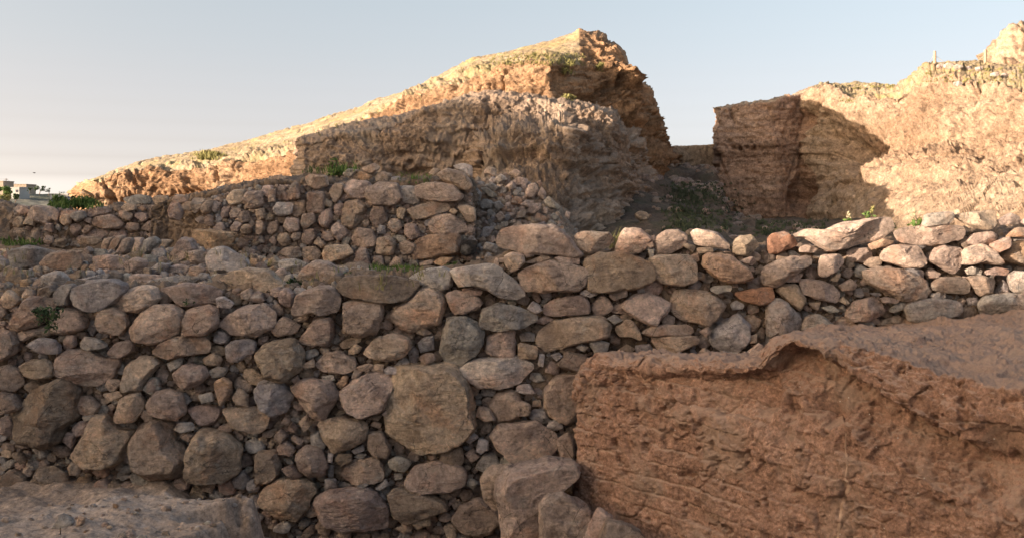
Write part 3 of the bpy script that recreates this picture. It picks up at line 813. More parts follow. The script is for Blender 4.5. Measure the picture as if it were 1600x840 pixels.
B2 = parse("""
g 0,60 30,20 130,20 190,90 160,170 90,200 20,160
b 225,230 270,190 280,260 250,280
v 90,310 130,265 175,300 130,345
v 110,360 160,330 210,370 190,410 120,400
g 285,300 330,275 370,350 350,385 290,350
v 210,420 260,360 340,380 370,460 350,510 270,510 220,470
b 330,240 420,210 540,220 580,260 560,330 490,370 410,390 370,330
v 585,370 590,290 660,280 710,370 690,420 620,410
v 410,430 440,395 500,400 505,440 450,465
b 455,510 500,440 640,420 665,500 650,545 520,550
g 690,440 740,410 820,440 780,495 710,480
b 785,560 830,470 950,440 1090,480 1090,560 1000,590 860,600
b 965,440 975,375 1080,365 1090,430 1070,465
b 1095,400 1140,370 1180,410 1130,445
g 1155,380 1170,320 1220,330 1220,380 1180,400
g 1080,310 1130,280 1170,310 1120,345
t 1155,200 1170,150 1230,160 1260,220 1200,230
b 1220,140 1270,80 1344,65 1380,100 1400,180 1340,215 1270,225
t 1243,302 1294,249 1462,235 1566,302 1572,370 1495,417 1344,430 1277,370
b 15,650 60,570 130,530 250,535 310,580 270,660 210,745 110,720
v 325,640 400,590 580,580 640,640 680,680 680,780 560,790 440,800 350,740
v 695,620 740,590 860,600 980,650 1000,690 900,720 780,770 730,720
v 730,790 780,770 820,800 780,820
v 815,760 910,730 920,770 850,795
v 1030,750 1080,670 1180,640 1270,690 1290,740 1220,820 1100,820
v 130,480 190,455 250,510 190,540
g 360,530 420,530 425,580 365,590
g 430,570 460,545 510,560 480,590
g 530,570 560,545 590,560 570,580
g 625,580 680,530 700,560 650,590
g 675,690 690,655 720,690 710,725
g 635,625 660,600 690,640
g 1085,550 1130,525 1170,550 1140,585
b 585,210 620,190 660,200 640,225
b 600,250 620,225 660,240 650,265
t 660,190 690,160 700,180 675,205
g 725,500 770,500 770,530 730,535
g 690,80 720,20 740,20 730,90 710,100
v 180,320 200,300 250,330 230,355
v 130,240 150,205 185,220 170,250
b 155,280 190,230 220,260 210,290
b 900,410 930,390 950,420 920,435
g 1150,470 1200,390 1260,400 1280,460 1220,500
g 375,440 380,395 405,400 400,445
g 380,520 375,455 410,460 405,520
b 310,780 340,740 400,770 380,830 330,810
g 500,380 560,350 570,380 520,400
g 515,415 545,392 580,400 560,425
v 0,400 100,380 130,470 100,530 0,560
""", 400, 590, 3.36, R_)
B3 = parse("""
b 235,330 290,290 325,320 330,400 320,440 260,430
g 90,210 110,165 170,170 205,230 150,240
g 20,70 30,40 90,30 125,80 70,85
b 105,150 110,120 150,115 155,150
g 180,260 200,225 255,215 270,265 220,275
b 0,140 50,120 100,140 95,195 30,200
""", 800, 590, 3.36, R_)
WA = A5+A6+A7+A8+A4+A3+B1+B2+B3
COPE = parse("""
r 5,650 30,620 110,610 160,650 180,690 60,745 10,740
t 165,635 280,590 380,600 430,570 640,530 740,525 770,590 700,640 560,680 400,725 340,700 240,640
t 805,610 850,590 1000,570 1200,575 1220,620 1190,660 1000,690 840,670
p 970,580 990,500 1110,485 1165,490 1160,530 1120,570
t 1170,510 1250,490 1410,475 1430,560 1370,600 1260,565
t 1440,540 1520,490 1570,520 1560,560 1460,565
o 1490,640 1560,580 1640,590 1640,640
t 1560,540 1600,530 1660,545 1640,585
""", 1200, 210, 4, R_)+parse("""
t -80,660 -60,600 40,580 260,575 320,620 380,680 430,750 400,770 250,745 60,735 -60,700
t 400,640 420,615 600,615 635,660 580,710 480,740 420,700
t 650,740 680,640 710,590 800,600 865,650 850,690 800,740 700,750
t 900,650 960,610 1020,600 1090,630 1080,690 990,740 900,745
t 1120,620 1150,590 1280,615 1360,690 1350,720 1150,690
t 1365,700 1420,640 1500,630 1540,690 1480,760 1400,750
t 860,640 890,630 900,670 870,680
""", 800, 210, 4, R_)
TERR = parse("""
g 60,730 180,700 330,735 300,830 80,835
t 255,810 300,760 350,735 480,735 505,780 490,830 400,850 290,845
p 255,890 300,865 370,855 410,890 420,950 340,980 270,940
t 580,770 660,750 760,770 770,830 690,850 600,830
b 770,800 850,770 920,790 900,860 800,870
t 630,710 650,655 710,640 690,680 660,730
t 685,720 700,660 750,630 780,640 750,700 720,740
t 725,750 780,650 830,650 800,740 760,760
t 815,730 830,650 890,645 900,680 880,740
p 885,730 910,655 970,640 1000,670 960,720 910,765
t 985,680 1010,655 1080,660 1040,720
t 480,680 520,640 600,640 640,660 600,690
b 1060,770 1100,700 1140,645 1200,660 1220,720 1200,770 1100,800
b 1140,740 1230,725 1300,740 1280,800 1200,820
o 1210,650 1225,595 1400,610 1470,620 1440,680 1320,720 1250,690
p 1295,770 1330,720 1400,705 1500,760 1540,800 1520,860 1400,870 1320,850
t 1380,910 1450,865 1560,840 1680,850 1790,950 1740,975 1600,990 1500,995 1440,930
t 1860,900 1900,840 1970,790 2050,805 2120,850 2125,900 2040,940 1930,950
p 1740,800 1770,780 1850,780 1930,810 1880,870 1750,840
g 940,840 990,800 1060,810 1040,860 950,875
t 1040,830 1120,810 1180,830 1150,870 1050,860
g 420,920 560,890 680,865 660,905 540,940 470,950
t 810,890 840,870 1010,880 990,920 890,940 820,930
g 940,910 1100,880 1250,890 1200,925 1000,940
""", 0, 210, 4, R_)
BL = parse("""
t 90,480 110,440 180,450 190,490 140,500
t 180,500 210,450 330,460 360,490 290,560 220,540
t 80,560 100,515 150,520 150,570 110,580
t 140,560 175,510 220,530 210,570
b 85,620 100,580 160,580 160,630
t 195,640 200,590 250,585 250,640 220,670
t 300,530 340,495 370,490 360,540
b 270,600 290,550 330,560 330,610
g 340,580 360,555 385,575 370,605
t 375,540 380,500 440,500 440,560 400,570
t 365,500 400,475 480,475 450,500
p 445,520 450,490 520,475 540,520 480,550
t 440,600 445,560 500,560 510,600 470,640
t 525,500 560,460 650,455 700,480 640,505 560,515
t 525,540 530,520 575,525 570,560
b 580,560 590,520 700,505 770,560 740,590 650,590
b 510,600 540,565 580,580 560,610 530,620
b 545,620 580,595 660,590 680,620 640,660 570,650
t 740,480 790,470 830,500 810,540 760,525
t 755,455 790,430 850,440 850,475 790,480
b 840,510 850,490 920,490 930,530 890,550
b 780,580 800,550 870,560 870,600 810,610
o 860,460 890,445 915,465 890,480
b 680,630 700,605 780,600 800,640 740,650
v 880,590 930,540 1000,540 1015,590 950,610
v 920,480 950,450 1000,490 1000,530 940,530
b 270,660 290,630 330,640 330,680 280,680
b 330,690 350,650 430,650 400,710
""", 0, 210, 4, R_)
BM = parse("""
t 950,400 990,380 1050,390 1060,430 980,445
t 1075,400 1110,375 1180,385 1160,425 1090,430
b 1050,480 1070,425 1120,430 1150,480 1120,540 1060,520
t 1130,450 1160,420 1200,420 1190,475 1145,475
t 1185,450 1210,400 1280,400 1260,470 1220,500
b 1250,460 1280,415 1340,410 1310,490 1270,500
t 1410,400 1450,350 1530,345 1520,430 1440,445
t 1515,410 1550,360 1640,355 1640,440 1550,460
b 1375,500 1390,455 1440,455 1430,520 1390,525
b 1435,490 1460,455 1510,470 1480,520 1440,520
b 1470,530 1500,475 1560,480 1560,540 1510,560
b 1220,530 1250,510 1280,520 1280,560 1240,555
b 1270,540 1290,500 1330,510 1330,570 1290,570
t 1310,460 1340,415 1380,430 1350,490
b 1500,590 1530,560 1580,570 1560,620 1510,620
b 1440,580 1470,540 1510,560 1490,610 1450,605
t 1330,620 1350,560 1390,550 1410,600 1380,630
b 2145,330 2190,290 2300,295 2315,330 2280,400 2190,400
t 2290,350 2360,305 2480,310 2505,390 2470,440 2340,440 2290,390
t 2055,360 2090,310 2150,305 2140,380 2090,430
p 2490,350 2520,325 2600,330 2625,420 2580,440 2520,420
b 2605,330 2700,300 2830,320 2890,380 2870,415 2780,420 2680,410 2610,390
b 2735,250 2800,215 2900,240 2950,320 2920,360 2860,330 2760,280
t 1910,270 1940,250 2040,260 2050,320 1970,345 1920,310
b 1800,370 1820,310 1860,295 1880,400 1810,410
b 1920,480 1925,365 2030,365 2015,485
t 1820,470 1850,420 1910,410 1915,490 1860,520 1830,500
g 1705,470 1730,425 1830,430 1820,500 1730,510
t 1675,420 1680,340 1720,345 1720,420
t 1630,360 1650,320 1710,320 1680,400
t 2010,440 2040,400 2080,430 2070,460
b 2140,520 2160,430 2240,410 2290,450 2260,540 2200,595 2145,570
b 2085,500 2090,440 2150,430 2140,510
b 1985,540 2010,480 2070,460 2080,530 2040,590 2000,570
t 1880,560 1890,500 1960,490 1970,550 1900,595
t 1770,580 1790,520 1870,530 1870,600 1810,615
b 2305,520 2340,450 2400,450 2420,530 2350,585
b 2420,580 2440,525 2500,530 2510,590 2470,615
t 2475,480 2500,450 2540,470 2520,530 2485,525
t 2545,470 2740,410 2790,440 2810,470 2700,510 2600,535
b 2680,560 2720,510 2820,500 2900,560 2910,605 2800,620 2700,610
o 2585,750 2610,660 2700,630 2860,625 2880,740 2780,760 2600,775
b 2525,620 2530,560 2600,560 2630,640 2570,665
t 2070,580 2110,545 2160,580 2180,620 2120,670 2080,630
b 2205,640 2240,590 2330,600 2350,690 2280,710 2220,690
g 2355,600 2370,565 2410,575 2410,620 2360,625
b 2350,740 2360,650 2440,640 2470,680 2450,750
b 2495,680 2540,665 2600,690 2580,740 2510,750
b 1885,640 1900,590 1970,590 1980,640 1940,695 1890,680
t 2015,750 2040,700 2170,690 2205,740 2140,780 2040,800
b 1885,740 1900,705 1980,700 2015,740 1990,790 1900,780
b 1745,740 1780,705 1870,705 1885,760 1820,785
b 2205,840 2240,720 2290,710 2320,820 2320,850
t 1960,680 1990,640 2040,690 2010,710
b 2005,640 2020,605 2080,610 2090,660 2040,670
b 1730,660 1750,620 1810,620 1820,680 1770,700
b 1665,600 1690,550 1740,545 1740,600 1690,630
b 1600,540 1640,540 1660,590 1630,630 1600,620
b 1590,470 1650,460 1660,520 1610,540
b 1815,640 1840,610 1880,610 1875,650 1840,670
b 1680,660 1710,630 1730,670 1720,700
b 2320,820 2340,760 2390,760 2400,820 2350,840
b 2430,820 2470,760 2515,780 2510,830
g 2135,650 2160,635 2200,650 2180,690 2140,690
o 2705,800 2760,765 2830,770 2780,830
t 2620,800 2710,775 2700,810 2630,820
t 2805,480 2830,460 2870,480 2840,505
b 2860,450 2910,440 2970,460 2970,540 2920,545
""", 0, 210, 4, R_)
BTOP = parse("""
p 540,250 570,215 640,220 590,275
o 605,260 660,230 730,260 700,290 620,285
t 740,270 780,228 850,250 820,300 760,300
t 660,210 740,180 780,210 720,250 680,235
g 840,270 900,260 900,290 850,295
t 1080,240 1110,210 1150,220 1110,255
t 1165,290 1200,270 1235,300 1190,315
t 50,310 100,260 160,255 200,275 120,300
p -270,370 -240,330 -180,315 -175,360 -250,400
p 1230,200 1290,180 1350,200 1350,270 1300,240
g -830,400 -730,375 -660,390 -655,430 -750,440 -810,425
""", 400, 210, 4, R_)
HEAP = parse("""
t 1420,240 1450,200 1510,220 1490,265
p 1490,280 1530,245 1575,280 1510,305
t 1570,250 1620,215 1660,240 1630,280
t 1560,330 1600,290 1630,340 1590,350
g 1430,320 1470,300 1520,330 1490,355
p 1400,340 1440,330 1510,380 1470,400
g 1400,430 1420,405 1475,415 1480,460 1410,465
g 1475,430 1520,415 1550,450 1510,475
t 1285,400 1320,380 1375,420 1360,455 1300,430
v 1370,500 1400,475 1450,490 1400,520
t 1490,510 1530,480 1560,520 1520,550
g 1400,640 1420,580 1490,580 1450,640
d 1280,740 1290,680 1330,660 1385,670 1370,740 1310,760
g 1355,380 1380,330 1410,370 1400,420
t 1600,300 1640,265 1700,280 1690,320 1620,320
t 1685,350 1710,310 1750,305 1765,350 1730,405 1690,390
p 1800,420 1830,385 1900,450 1890,470 1830,460
o 1590,430 1620,385 1665,400 1660,440 1610,440
t 1650,440 1690,410 1740,420 1710,460
b 1690,490 1720,435 1780,430 1780,470 1730,505
o 1740,530 1760,490 1830,525 1810,545 1750,545
b 1590,580 1640,540 1665,560 1640,590
b 1760,380 1785,325 1815,370 1800,410
t 1930,510 1940,480 1965,490 1955,530
b 1620,530 1640,480 1690,470 1680,520
g 1820,560 1840,530 1880,560 1840,575
v 1715,560 1720,510 1760,550 1750,580
g 1840,510 1860,490 1895,515 1870,535
b 1790,490 1800,450 1825,470 1820,500
b 1750,300 1780,285 1785,330
b 1500,640 1540,590 1600,600 1590,650 1530,660
g 1410,720 1440,670 1510,690 1500,740
""", 400, 210, 4, R_)
HEAP = [([(x, y) for x, y in p], c) for p, c in HEAP]

def wall_thing(name, label, stones, fills, Dfun, core, rng, res, recess=.10, maxparts=100, fillname='rubble_fill'):
    root = empty(name, core['base']); tag(root, label, 'wall')
    order = sorted(range(len(stones)), key=lambda i: -parea(stones[i][0]))
    m = MB()
    for r_, i in enumerate(order):
        poly, cls = stones[i]; c = np.mean(poly, axis=0)
        V, qd, ng, col, cc = rock(poly, Dfun(*c)+rng.uniform(-.05, .05), cls, rng, res)
        if r_ < maxparts:
            s = MB(); s.add(V, qd, ng, col); child(s.build('stone', STONE, smooth=False, origin=tuple(cc)), root)
        else: m.add(V, qd, ng, col)
    for poly in fills:
        c = np.mean(poly, axis=0); a = math.sqrt(parea(poly))
        V, qd, ng, col, cc = rock(poly, Dfun(*c)+recess*(1.5-min(a, 22)/26)+rng.uniform(-.03, .03), rng.choice('tbbbggvv'), rng, .85, thick=1.4)
        m.add(V, qd, ng, col)
    if m.n: child(tag(m.build(fillname, STONE, smooth=False), kind='stuff'), root)
    V, fq = loft(core['rows'], core['nu'], core['nvs'], earth(.05, 2.2, .04, .045, .02, core.get('seed', 0)))
    c = MB(); c.add(V, fq); child(c.build('earth_core', FILL), root)
    return root

rng = random.Random(21)
polys = lambda L: [p for p, c in L]
regA = [(-30, 462), (60, 445), (150, 445), (250, 455), (400, 450), (540, 440), (690, 440), (760, 465), (775, 400), (900, 395), (1000, 392), (1180, 392), (1250, 388), (1330, 388), (1450, 372), (1600, 360), (1630, 360), (1630, 505),
        (1500, 510), (1400, 520), (1280, 530), (1200, 570), (935, 572), (905, 600), (905, 745), (880, 750), (790, 760), (790, 860), (490, 860), (400, 810), (330, 785), (150, 775), (-30, 775)]
fa = fill_region(regA, polys(WA), [15, 11, 8, 6, 4.5, 3.4], [500, 1100, 2000, 3500, 6000, 8000], rng)
kp = [-160, 0, 150, 300, 450, 540, 690, 760, 800, 900, 1000, 1180, 1330, 1450, 1600, 1760]
tp = [462, 458, 450, 452, 448, 438, 430, 423, 400, 398, 394, 394, 390, 375, 362, 350]
kw = lambda py, D: [(x, y, D) for x, y in zip(kp, py if isinstance(py, list) else [py]*len(kp))]
wall_thing('rubble_wall', 'tall near wall of rough field stones running across the whole foreground', WA, fa, DA,
           dict(base=(0, 8.3, 0), rows=[kw(900, 8.17), kw(600, 8.19), kw(tp, 8.23), kw([t-4 for t in tp], 8.7), kw([t-2 for t in tp], 9.3), kw(560, 9.5)], nu=420, nvs=[40, 40, 10, 10, 6], seed=1), rng, 1.0)

DB = lambda px, py: (13.0 if px < 252 else 12.2)+.12*(400-py)/130
regBL = [(22, 326), (90, 324), (130, 332), (190, 320), (252, 322), (252, 372), (190, 372), (130, 385), (70, 385), (22, 376)]
fb = fill_region(regBL, polys(BL), [7, 5, 3.5, 2.6], [300, 900, 1500, 2500], rng)
kp = [16, 24, 60, 130, 190, 252, 330]
tpl = [345, 330, 327, 334, 322, 318, 318]
wall_thing('rubble_wall', 'low stone wall at far left, under green weeds and left of the dark hollow', BL, fb, DB,
           dict(base=(-5, 13.2, 2.4), rows=[kw(400, 13.08), kw(360, 13.1), kw(tpl, 13.16), kw([t-2 for t in tpl], 13.9), kw(400, 14.2)], nu=160, nvs=[8, 26, 8, 8], seed=2), rng, .95, .05, fillname='rubble_fill')
regBM = [(300, 318), (335, 306), (400, 292), (450, 288), (540, 290), (700, 292), (735, 296), (748, 405), (640, 418), (540, 418), (430, 412), (310, 375), (330, 350)]
fb = fill_region(regBM, polys(BM), [8, 6, 4.4, 3.2, 2.5], [500, 1200, 2500, 4000, 4000], rng)
kp = [236, 262, 300, 340, 400, 450, 540, 640, 700, 722, 734, 742]
tpm = [325, 316, 310, 302, 288, 282, 284, 286, 280, 280, 285, 300]
dd = [.5, .55, .35, 0, 0, 0, 0, 0, 0, 0, .1, 1.5]
kd = lambda py, D: [(x, y, D+e) for x, y, e in zip(kp, py if isinstance(py, list) else [py]*len(kp), dd)]
wall_thing('rubble_wall', 'taller middle wall of rounded brown stones behind the terrace', BM, fb, DB,
           dict(base=(-2.4, 12.4, 2.4), rows=[kd(440, 12.36), kd(360, 12.38), kd(tpm, 12.45), kd([t-2 for t in tpm], 13.2), kd([t-3 for t in tpm], 14.5), kd(400, 15)], nu=300, nvs=[16, 34, 8, 8, 6], seed=3), rng, .95, .05)

# loose stones: each a thing
loose_set(COPE, 'loose_stone', 'atop the near wall', 'stone', 'stones lying along the top of the near wall', lambda p: 8.12, rng, 1.0, thick=1.5)
loose_set(TERR, 'loose_stone', 'on the terrace', 'stone', 'loose stones on the terrace', Dterr, rng, 1.0, thick=1.4)
loose_set(BTOP, 'loose_stone', 'atop the back walls', 'stone', 'stones on top of the back walls', lambda p: 12.75 if np.mean([a for a, b in p]) > 260 else 13.3, rng, .95, thick=1.4)
DH = lambda p: 11.9+max(0, (412-max(b for a, b in p)))/145*2.3
loose_set(HEAP, 'fallen_stone', 'in the tumbled heap', 'stone', 'stones in the tumbled heap', DH, rng, .95, thick=1.5)
regH = [(742, 285), (800, 268), (850, 298), (876, 335), (882, 365), (800, 372), (765, 405), (745, 405)]
fh = fill_region(regH, polys(HEAP), [6, 4.5, 3.2], [150, 500, 900], rng, .25)
m = MB()
for poly in fh:
    V, qd, ng, col, cc = rock(poly, DH(poly)+.12, rcls(rng), rng, .85); m.add(V, qd, ng, col)
tag(m.build('rubble', STONE, smooth=False), 'small rubble packed between the fallen stones of the tumbled heap', 'rubble', kind='stuff')
kp = [735, 745, 790, 830, 870, 905]
rows = [kw(430, 12.0), kw([410, 410, 405, 400, 395, 390], 12.25), kw([345, 345, 342, 345, 358, 375], 13.3), kw([290, 288, 280, 300, 330, 372], 14.35), kw([285, 283, 275, 292, 322, 368], 15.8)]
V, fq = loft(rows, 120, [6, 26, 26, 8], earth(.06, 2, .05, .05, .03, 4)); struct('scree_slope', V, fq, TELLG)

# scattered small stones over the terrace
regT = [(-20, 388), (130, 392), (300, 380), (420, 402), (540, 418), (690, 424), (690, 436), (540, 436), (400, 450), (250, 452), (100, 445), (-20, 455)]
ft = fill_region(regT, polys(TERR), [12, 8, 5.5, 4, 3], [70, 200, 300, 500, 700], rng, .3)
m = MB()
for poly in ft:
    V, qd, ng, col, cc = rock(poly, Dterr(poly), rcls(rng), rng, .85, thick=1.5); m.add(V, qd, ng, col)
tag(m.build('rubble', STONE, smooth=False), 'small stones strewn over the terrace behind the near wall', 'rubble', kind='stuff')

# foreground boulders against the mudbrick
BOUL = [([(752, 750), (765, 733), (800, 728), (795, 760), (778, 795), (757, 780)], 't', 7.55, 'small brown boulder leaning behind the largest corner boulder'),
        ([(776, 765), (800, 738), (850, 727), (897, 728), (902, 742), (876, 762), (850, 790), (835, 880), (785, 880), (786, 800)], 'b', 7.1, 'large angular brown boulder at the foot of the mudbrick wall corner'),
        ([(846, 792), (858, 779), (882, 776), (920, 798), (922, 812), (908, 885), (846, 885)], 'b', 6.75, 'squared brown boulder with a flat top below the mudbrick wall'),
        ([(914, 840), (926, 812), (936, 798), (958, 812), (948, 885), (912, 885)], 'b', 6.6, 'narrow curved brown stone wedged beside the squared boulder'),
        ([(938, 850), (950, 817), (972, 822), (1002, 836), (1016, 885), (936, 885)], 'b', 6.35, 'low rounded brown stone at the bottom edge under the mudbrick wall')]
for poly, cls, D, lab in BOUL:
    V, qd, ng, col, cc = rock(poly, D, cls, rng, 1.5, thick=1.6); m = MB(); m.add(V, qd, ng, col)
    tag(m.build('boulder', STONE, smooth=False, origin=(cc[0], cc[1], V[:, 2].min())), lab, 'boulder')
FG = [([(323, 771), (334, 761), (358, 770), (354, 777)], 'g', 6.75, 'small pale grey stone lying at the edge of the foreground hump'),
      ([(82, 822), (95, 800), (108, 806), (116, 814), (104, 824)], 'p', 5.72, 'pointed pale stone on the dusty foreground hump, left one of the pair'),
      ([(118, 822), (123, 805), (133, 808), (130, 817)], 't', 5.7, 'small tan stone on the dusty foreground hump, right one of the pair')]
for poly, cls, D, lab in FG:
    p_ = np.array(poly, float); z_ = floor_z((p_[:, 0].mean()-800)/F*D, D); p_[:, 1] += HY+(ZC-z_)/D*F-p_[:, 1].max()+2; poly = p_.tolist()
    V, qd, ng, col, cc = rock(poly, D, cls, rng, 1.3); m = MB(); m.add(V, qd, ng, col)
    tag(m.build('loose_stone', STONE, smooth=False, origin=(cc[0], cc[1], V[:, 2].min())), lab, 'stone')
m = MB(); rr = random.Random(8)
for k in range(420):
    x, y = rr.uniform(-4.2, -1.4), rr.uniform(4.6, 6.7); z = floor_z(x, y); s = rr.uniform(.006, .02)*(1 if rr.random() < .9 else 2)
    px, py = 800+x/y*F, HY+(ZC-z)/y*F; r = s/y*F
    poly = [(px+r*math.cos(a)*rr.uniform(.7, 1.3), py-r*.4+.7*r*math.sin(a)*rr.uniform(.7, 1.3)) for a in np.arange(6)*1.047]
    V, qd, ng, col, cc = rock(poly, y, rcls(rr), rr, .4); m.add(V, qd, ng, col)
tag(m.build('pebbles', STONE, smooth=False), 'fine pebbles scattered on the dusty foreground hump', 'pebbles', kind='stuff')

# low stone rows and stones in the passage
def stone_row(px0, px1, py, D, n, h, label):
    root = empty('stone_row', P((px0+px1)/2, py, D)); tag(root, label, 'wall')
    for k in range(n):
        for lev in range(2):
            cx = px0+(px1-px0)*(k+.5*lev+.2*rng.random())/n; w = (px1-px0)/n*.55; cy = py-h*.5*lev-h*.25
            poly = [(cx+w*math.cos(a)*rng.uniform(.8, 1.1), cy+h*.32*math.sin(a)*rng.uniform(.8, 1.2)) for a in np.arange(7)*.8976]
            V, qd, ng, col, cc = rock(poly, D-.1*lev, rcls(rng), rng, .8, thick=2); s = MB(); s.add(V, qd, ng, col)
            child(s.build('stone', STONE, smooth=False, origin=tuple(cc)), root)
stone_row(1050, 1124, 275, 28.0, 9, 12, 'upper low row of stones below the tan back wall in the passage')
stone_row(1062, 1106, 297, 24.6, 6, 9, 'lower short row of stones among weeds in the dark passage')
PS = []
for k in range(26):
    t_ = k/26; D = 23.8-3.6*t_+rng.uniform(-.4, .4); px = 1078+t_*44+rng.uniform(-9, 16); z = upper_z((px-800)/F*D, D)
    py = HY+(ZC-z)/D*F; r = rng.uniform(2.6, 5.2)
    PS.append(([(px+r*1.2*math.cos(a)*rng.uniform(.8, 1.1), py-r*.5+r*.75*math.sin(a)*rng.uniform(.8, 1.2)) for a in np.arange(7)*.8976], 'b', D))
for poly, cls, D in PS:
    V, qd, ng, col, cc = rock(poly, D, cls, rng, .9, thick=1.5); s = MB(); s.add(V, qd, ng, col)
    tag(s.build('fallen_stone', STONE, smooth=False, origin=(cc[0], cc[1], V[:, 2].min())), 'small brown stone tumbled on the shaded floor of the passage', 'stone', 'stones tumbled down the passage')
m = MB()
for k in range(170):
    D = rng.uniform(15, 29); kk = rng.uniform(.13, .26) if D > 19 else rng.uniform(.13, .36); x = kk*D; z = upper_z(x, D); px, py = 800+kk*F, HY+(ZC-z)/D*F; r = rng.uniform(.03, .11)/D*F*(1.5 if rng.random() < .15 else 1)
    V, qd, ng, col, cc = rock([(px+r*1.2*math.cos(a)*rng.uniform(.8, 1.1), py-r*.4+r*.75*math.sin(a)*rng.uniform(.8, 1.2)) for a in np.arange(7)*.8976], D, 'v', rng, .7, thick=1.5); m.add(V, qd, ng, col)
tag(m.build('rubble', STONE, smooth=False), 'small rubble strewn over the shaded passage floor', 'rubble', kind='stuff')
poly = [(1090, 263), (1092, 258), (1102, 257), (1105, 261), (1103, 264)]
V, qd, ng, col, cc = rock(poly, 32, 'p', rng, 1.2); s = MB(); s.add(V, qd, ng, np.array([.6, .57, .52]))
tag(s.build('stone_slab', STONE, smooth=False, origin=(cc[0], cc[1], V[:, 2].min())), 'white stone slab in front of the tan back wall of the passage', 'stone')
# leaning lump of earth by the weeds
poly = [(126, 300), (129, 297), (134, 299), (144, 304), (147, 318), (128, 318)]
V, qd, ng, col, cc = rock(poly, 24, 'o', rng, 1.2); s = MB(); s.add(V, qd, ng, np.array([.4, .23, .1]))
tag(s.build('earth_lump', STONE, smooth=False, origin=(cc[0], cc[1], V[:, 2].min())), 'orange sunlit lump of earth standing at the left foot of the mound', 'rock')

# ------------------------------------------------------------------ mudbrick wall, lower right
kp = [906, 902, 915, 935, 1000, 1080, 1150, 1190, 1215, 1240, 1270, 1310, 1345, 1380, 1430, 1480, 1510, 1560, 1600, 1760, 1900]
lip = [622, 612, 592, 577, 575, 578, 580, 574, 546, 534, 540, 557, 588, 615, 643, 670, 693, 698, 702, 735, 760]
Df = lambda px: 7.892/(1+1.2077*(px-800)/F)
Dl = [7.9]+[Df(x) for x in kp[1:]]
bk = [612, 600, 575, 558, 558, 558, 560, 556, 530, 524, 520, 515, 512, 509, 506, 501, 499, 495, 491, 480, 470]
Dbk = [8.0]*len(kp)
hang = [0, 0, 0, .0, .03, .09, .15, .15, .16, .20, .22, .22, .22, .21, .20, .20, .22, .22, .20, .18, .18]
zof = lambda py, D: ZC-(py-HY)/F*D
def r3(f):
    return [f(i) for i in range(len(kp))]
nrm = np.array([-.77, -.64, 0.])       # out of the face
def pt(i, dz, back, zabs=None):
    D = Dl[i]; x, y, z = P(kp[i], lip[i], D)
    n_ = nrm if i > 0 else np.array([-1., 0, 0])
    p = np.array([x, y, z+dz])-n_*back
    if zabs is not None: p[2] = zabs
    return tuple(p)
crest = [612, 602, 578, 562, 563, 564, 566, 563, 538, 528, 530, 536, 546, 556, 571, 586, 593, 603, 613, 648, 690]
Dcr = [7.95]+[Df(x)+.10 for x in kp[1:]]
cp = lambda i: np.array(P(kp[i], crest[i], Dcr[i])); bp = lambda i: np.array(P(kp[i], bk[i], Dbk[i]))
mid = lambda i, s, lift=0.: tuple(cp(i)*(1-s)+bp(i)*s+np.array([0, 0, lift]))
lp = lambda i, out: np.array(pt(i, 0, -out))
rows = [r3(lambda i: pt(i, 0, 0, -.2)), r3(lambda i: pt(i, 0, 0, .75)), r3(lambda i: pt(i, -.20-.8*hang[i], .02)), r3(lambda i: pt(i, -.04-.2*hang[i], .02+hang[i]*.9)),
        r3(lambda i: tuple(lp(i, .0))), r3(lambda i: tuple(lp(i, .035)*.6+cp(i)*.4)), r3(lambda i: tuple(cp(i)+np.array([0, 0, 0.]))), r3(lambda i: mid(i, .35, .02)), r3(lambda i: mid(i, .7, .015)), r3(lambda i: mid(i, 1.0)),
        r3(lambda i: tuple(bp(i)+np.array([0, .5, -.05])))]
e1 = np.array([.64, -.77, 0])
MD = [(1258, 613, .035, .10), (1334, 619, .04, .07), (1455, 722, .04, .08), (1520, 738, .06, .06), (1455, 788, .03, .06), (1285, 633, .10, .07), (1300, 640, .09, .06), (1560, 703, .12, .10), (1598, 706, .1, .1), (1125, 620, .1, .07),
      (1190, 615, .12, .08), (1000, 612, .05, .05), (1380, 707, .03, .05), (1363, 628, .07, .05), (1232, 640, .07, .05), (960, 690, .04, .03), (1290, 660, .03, .05)]
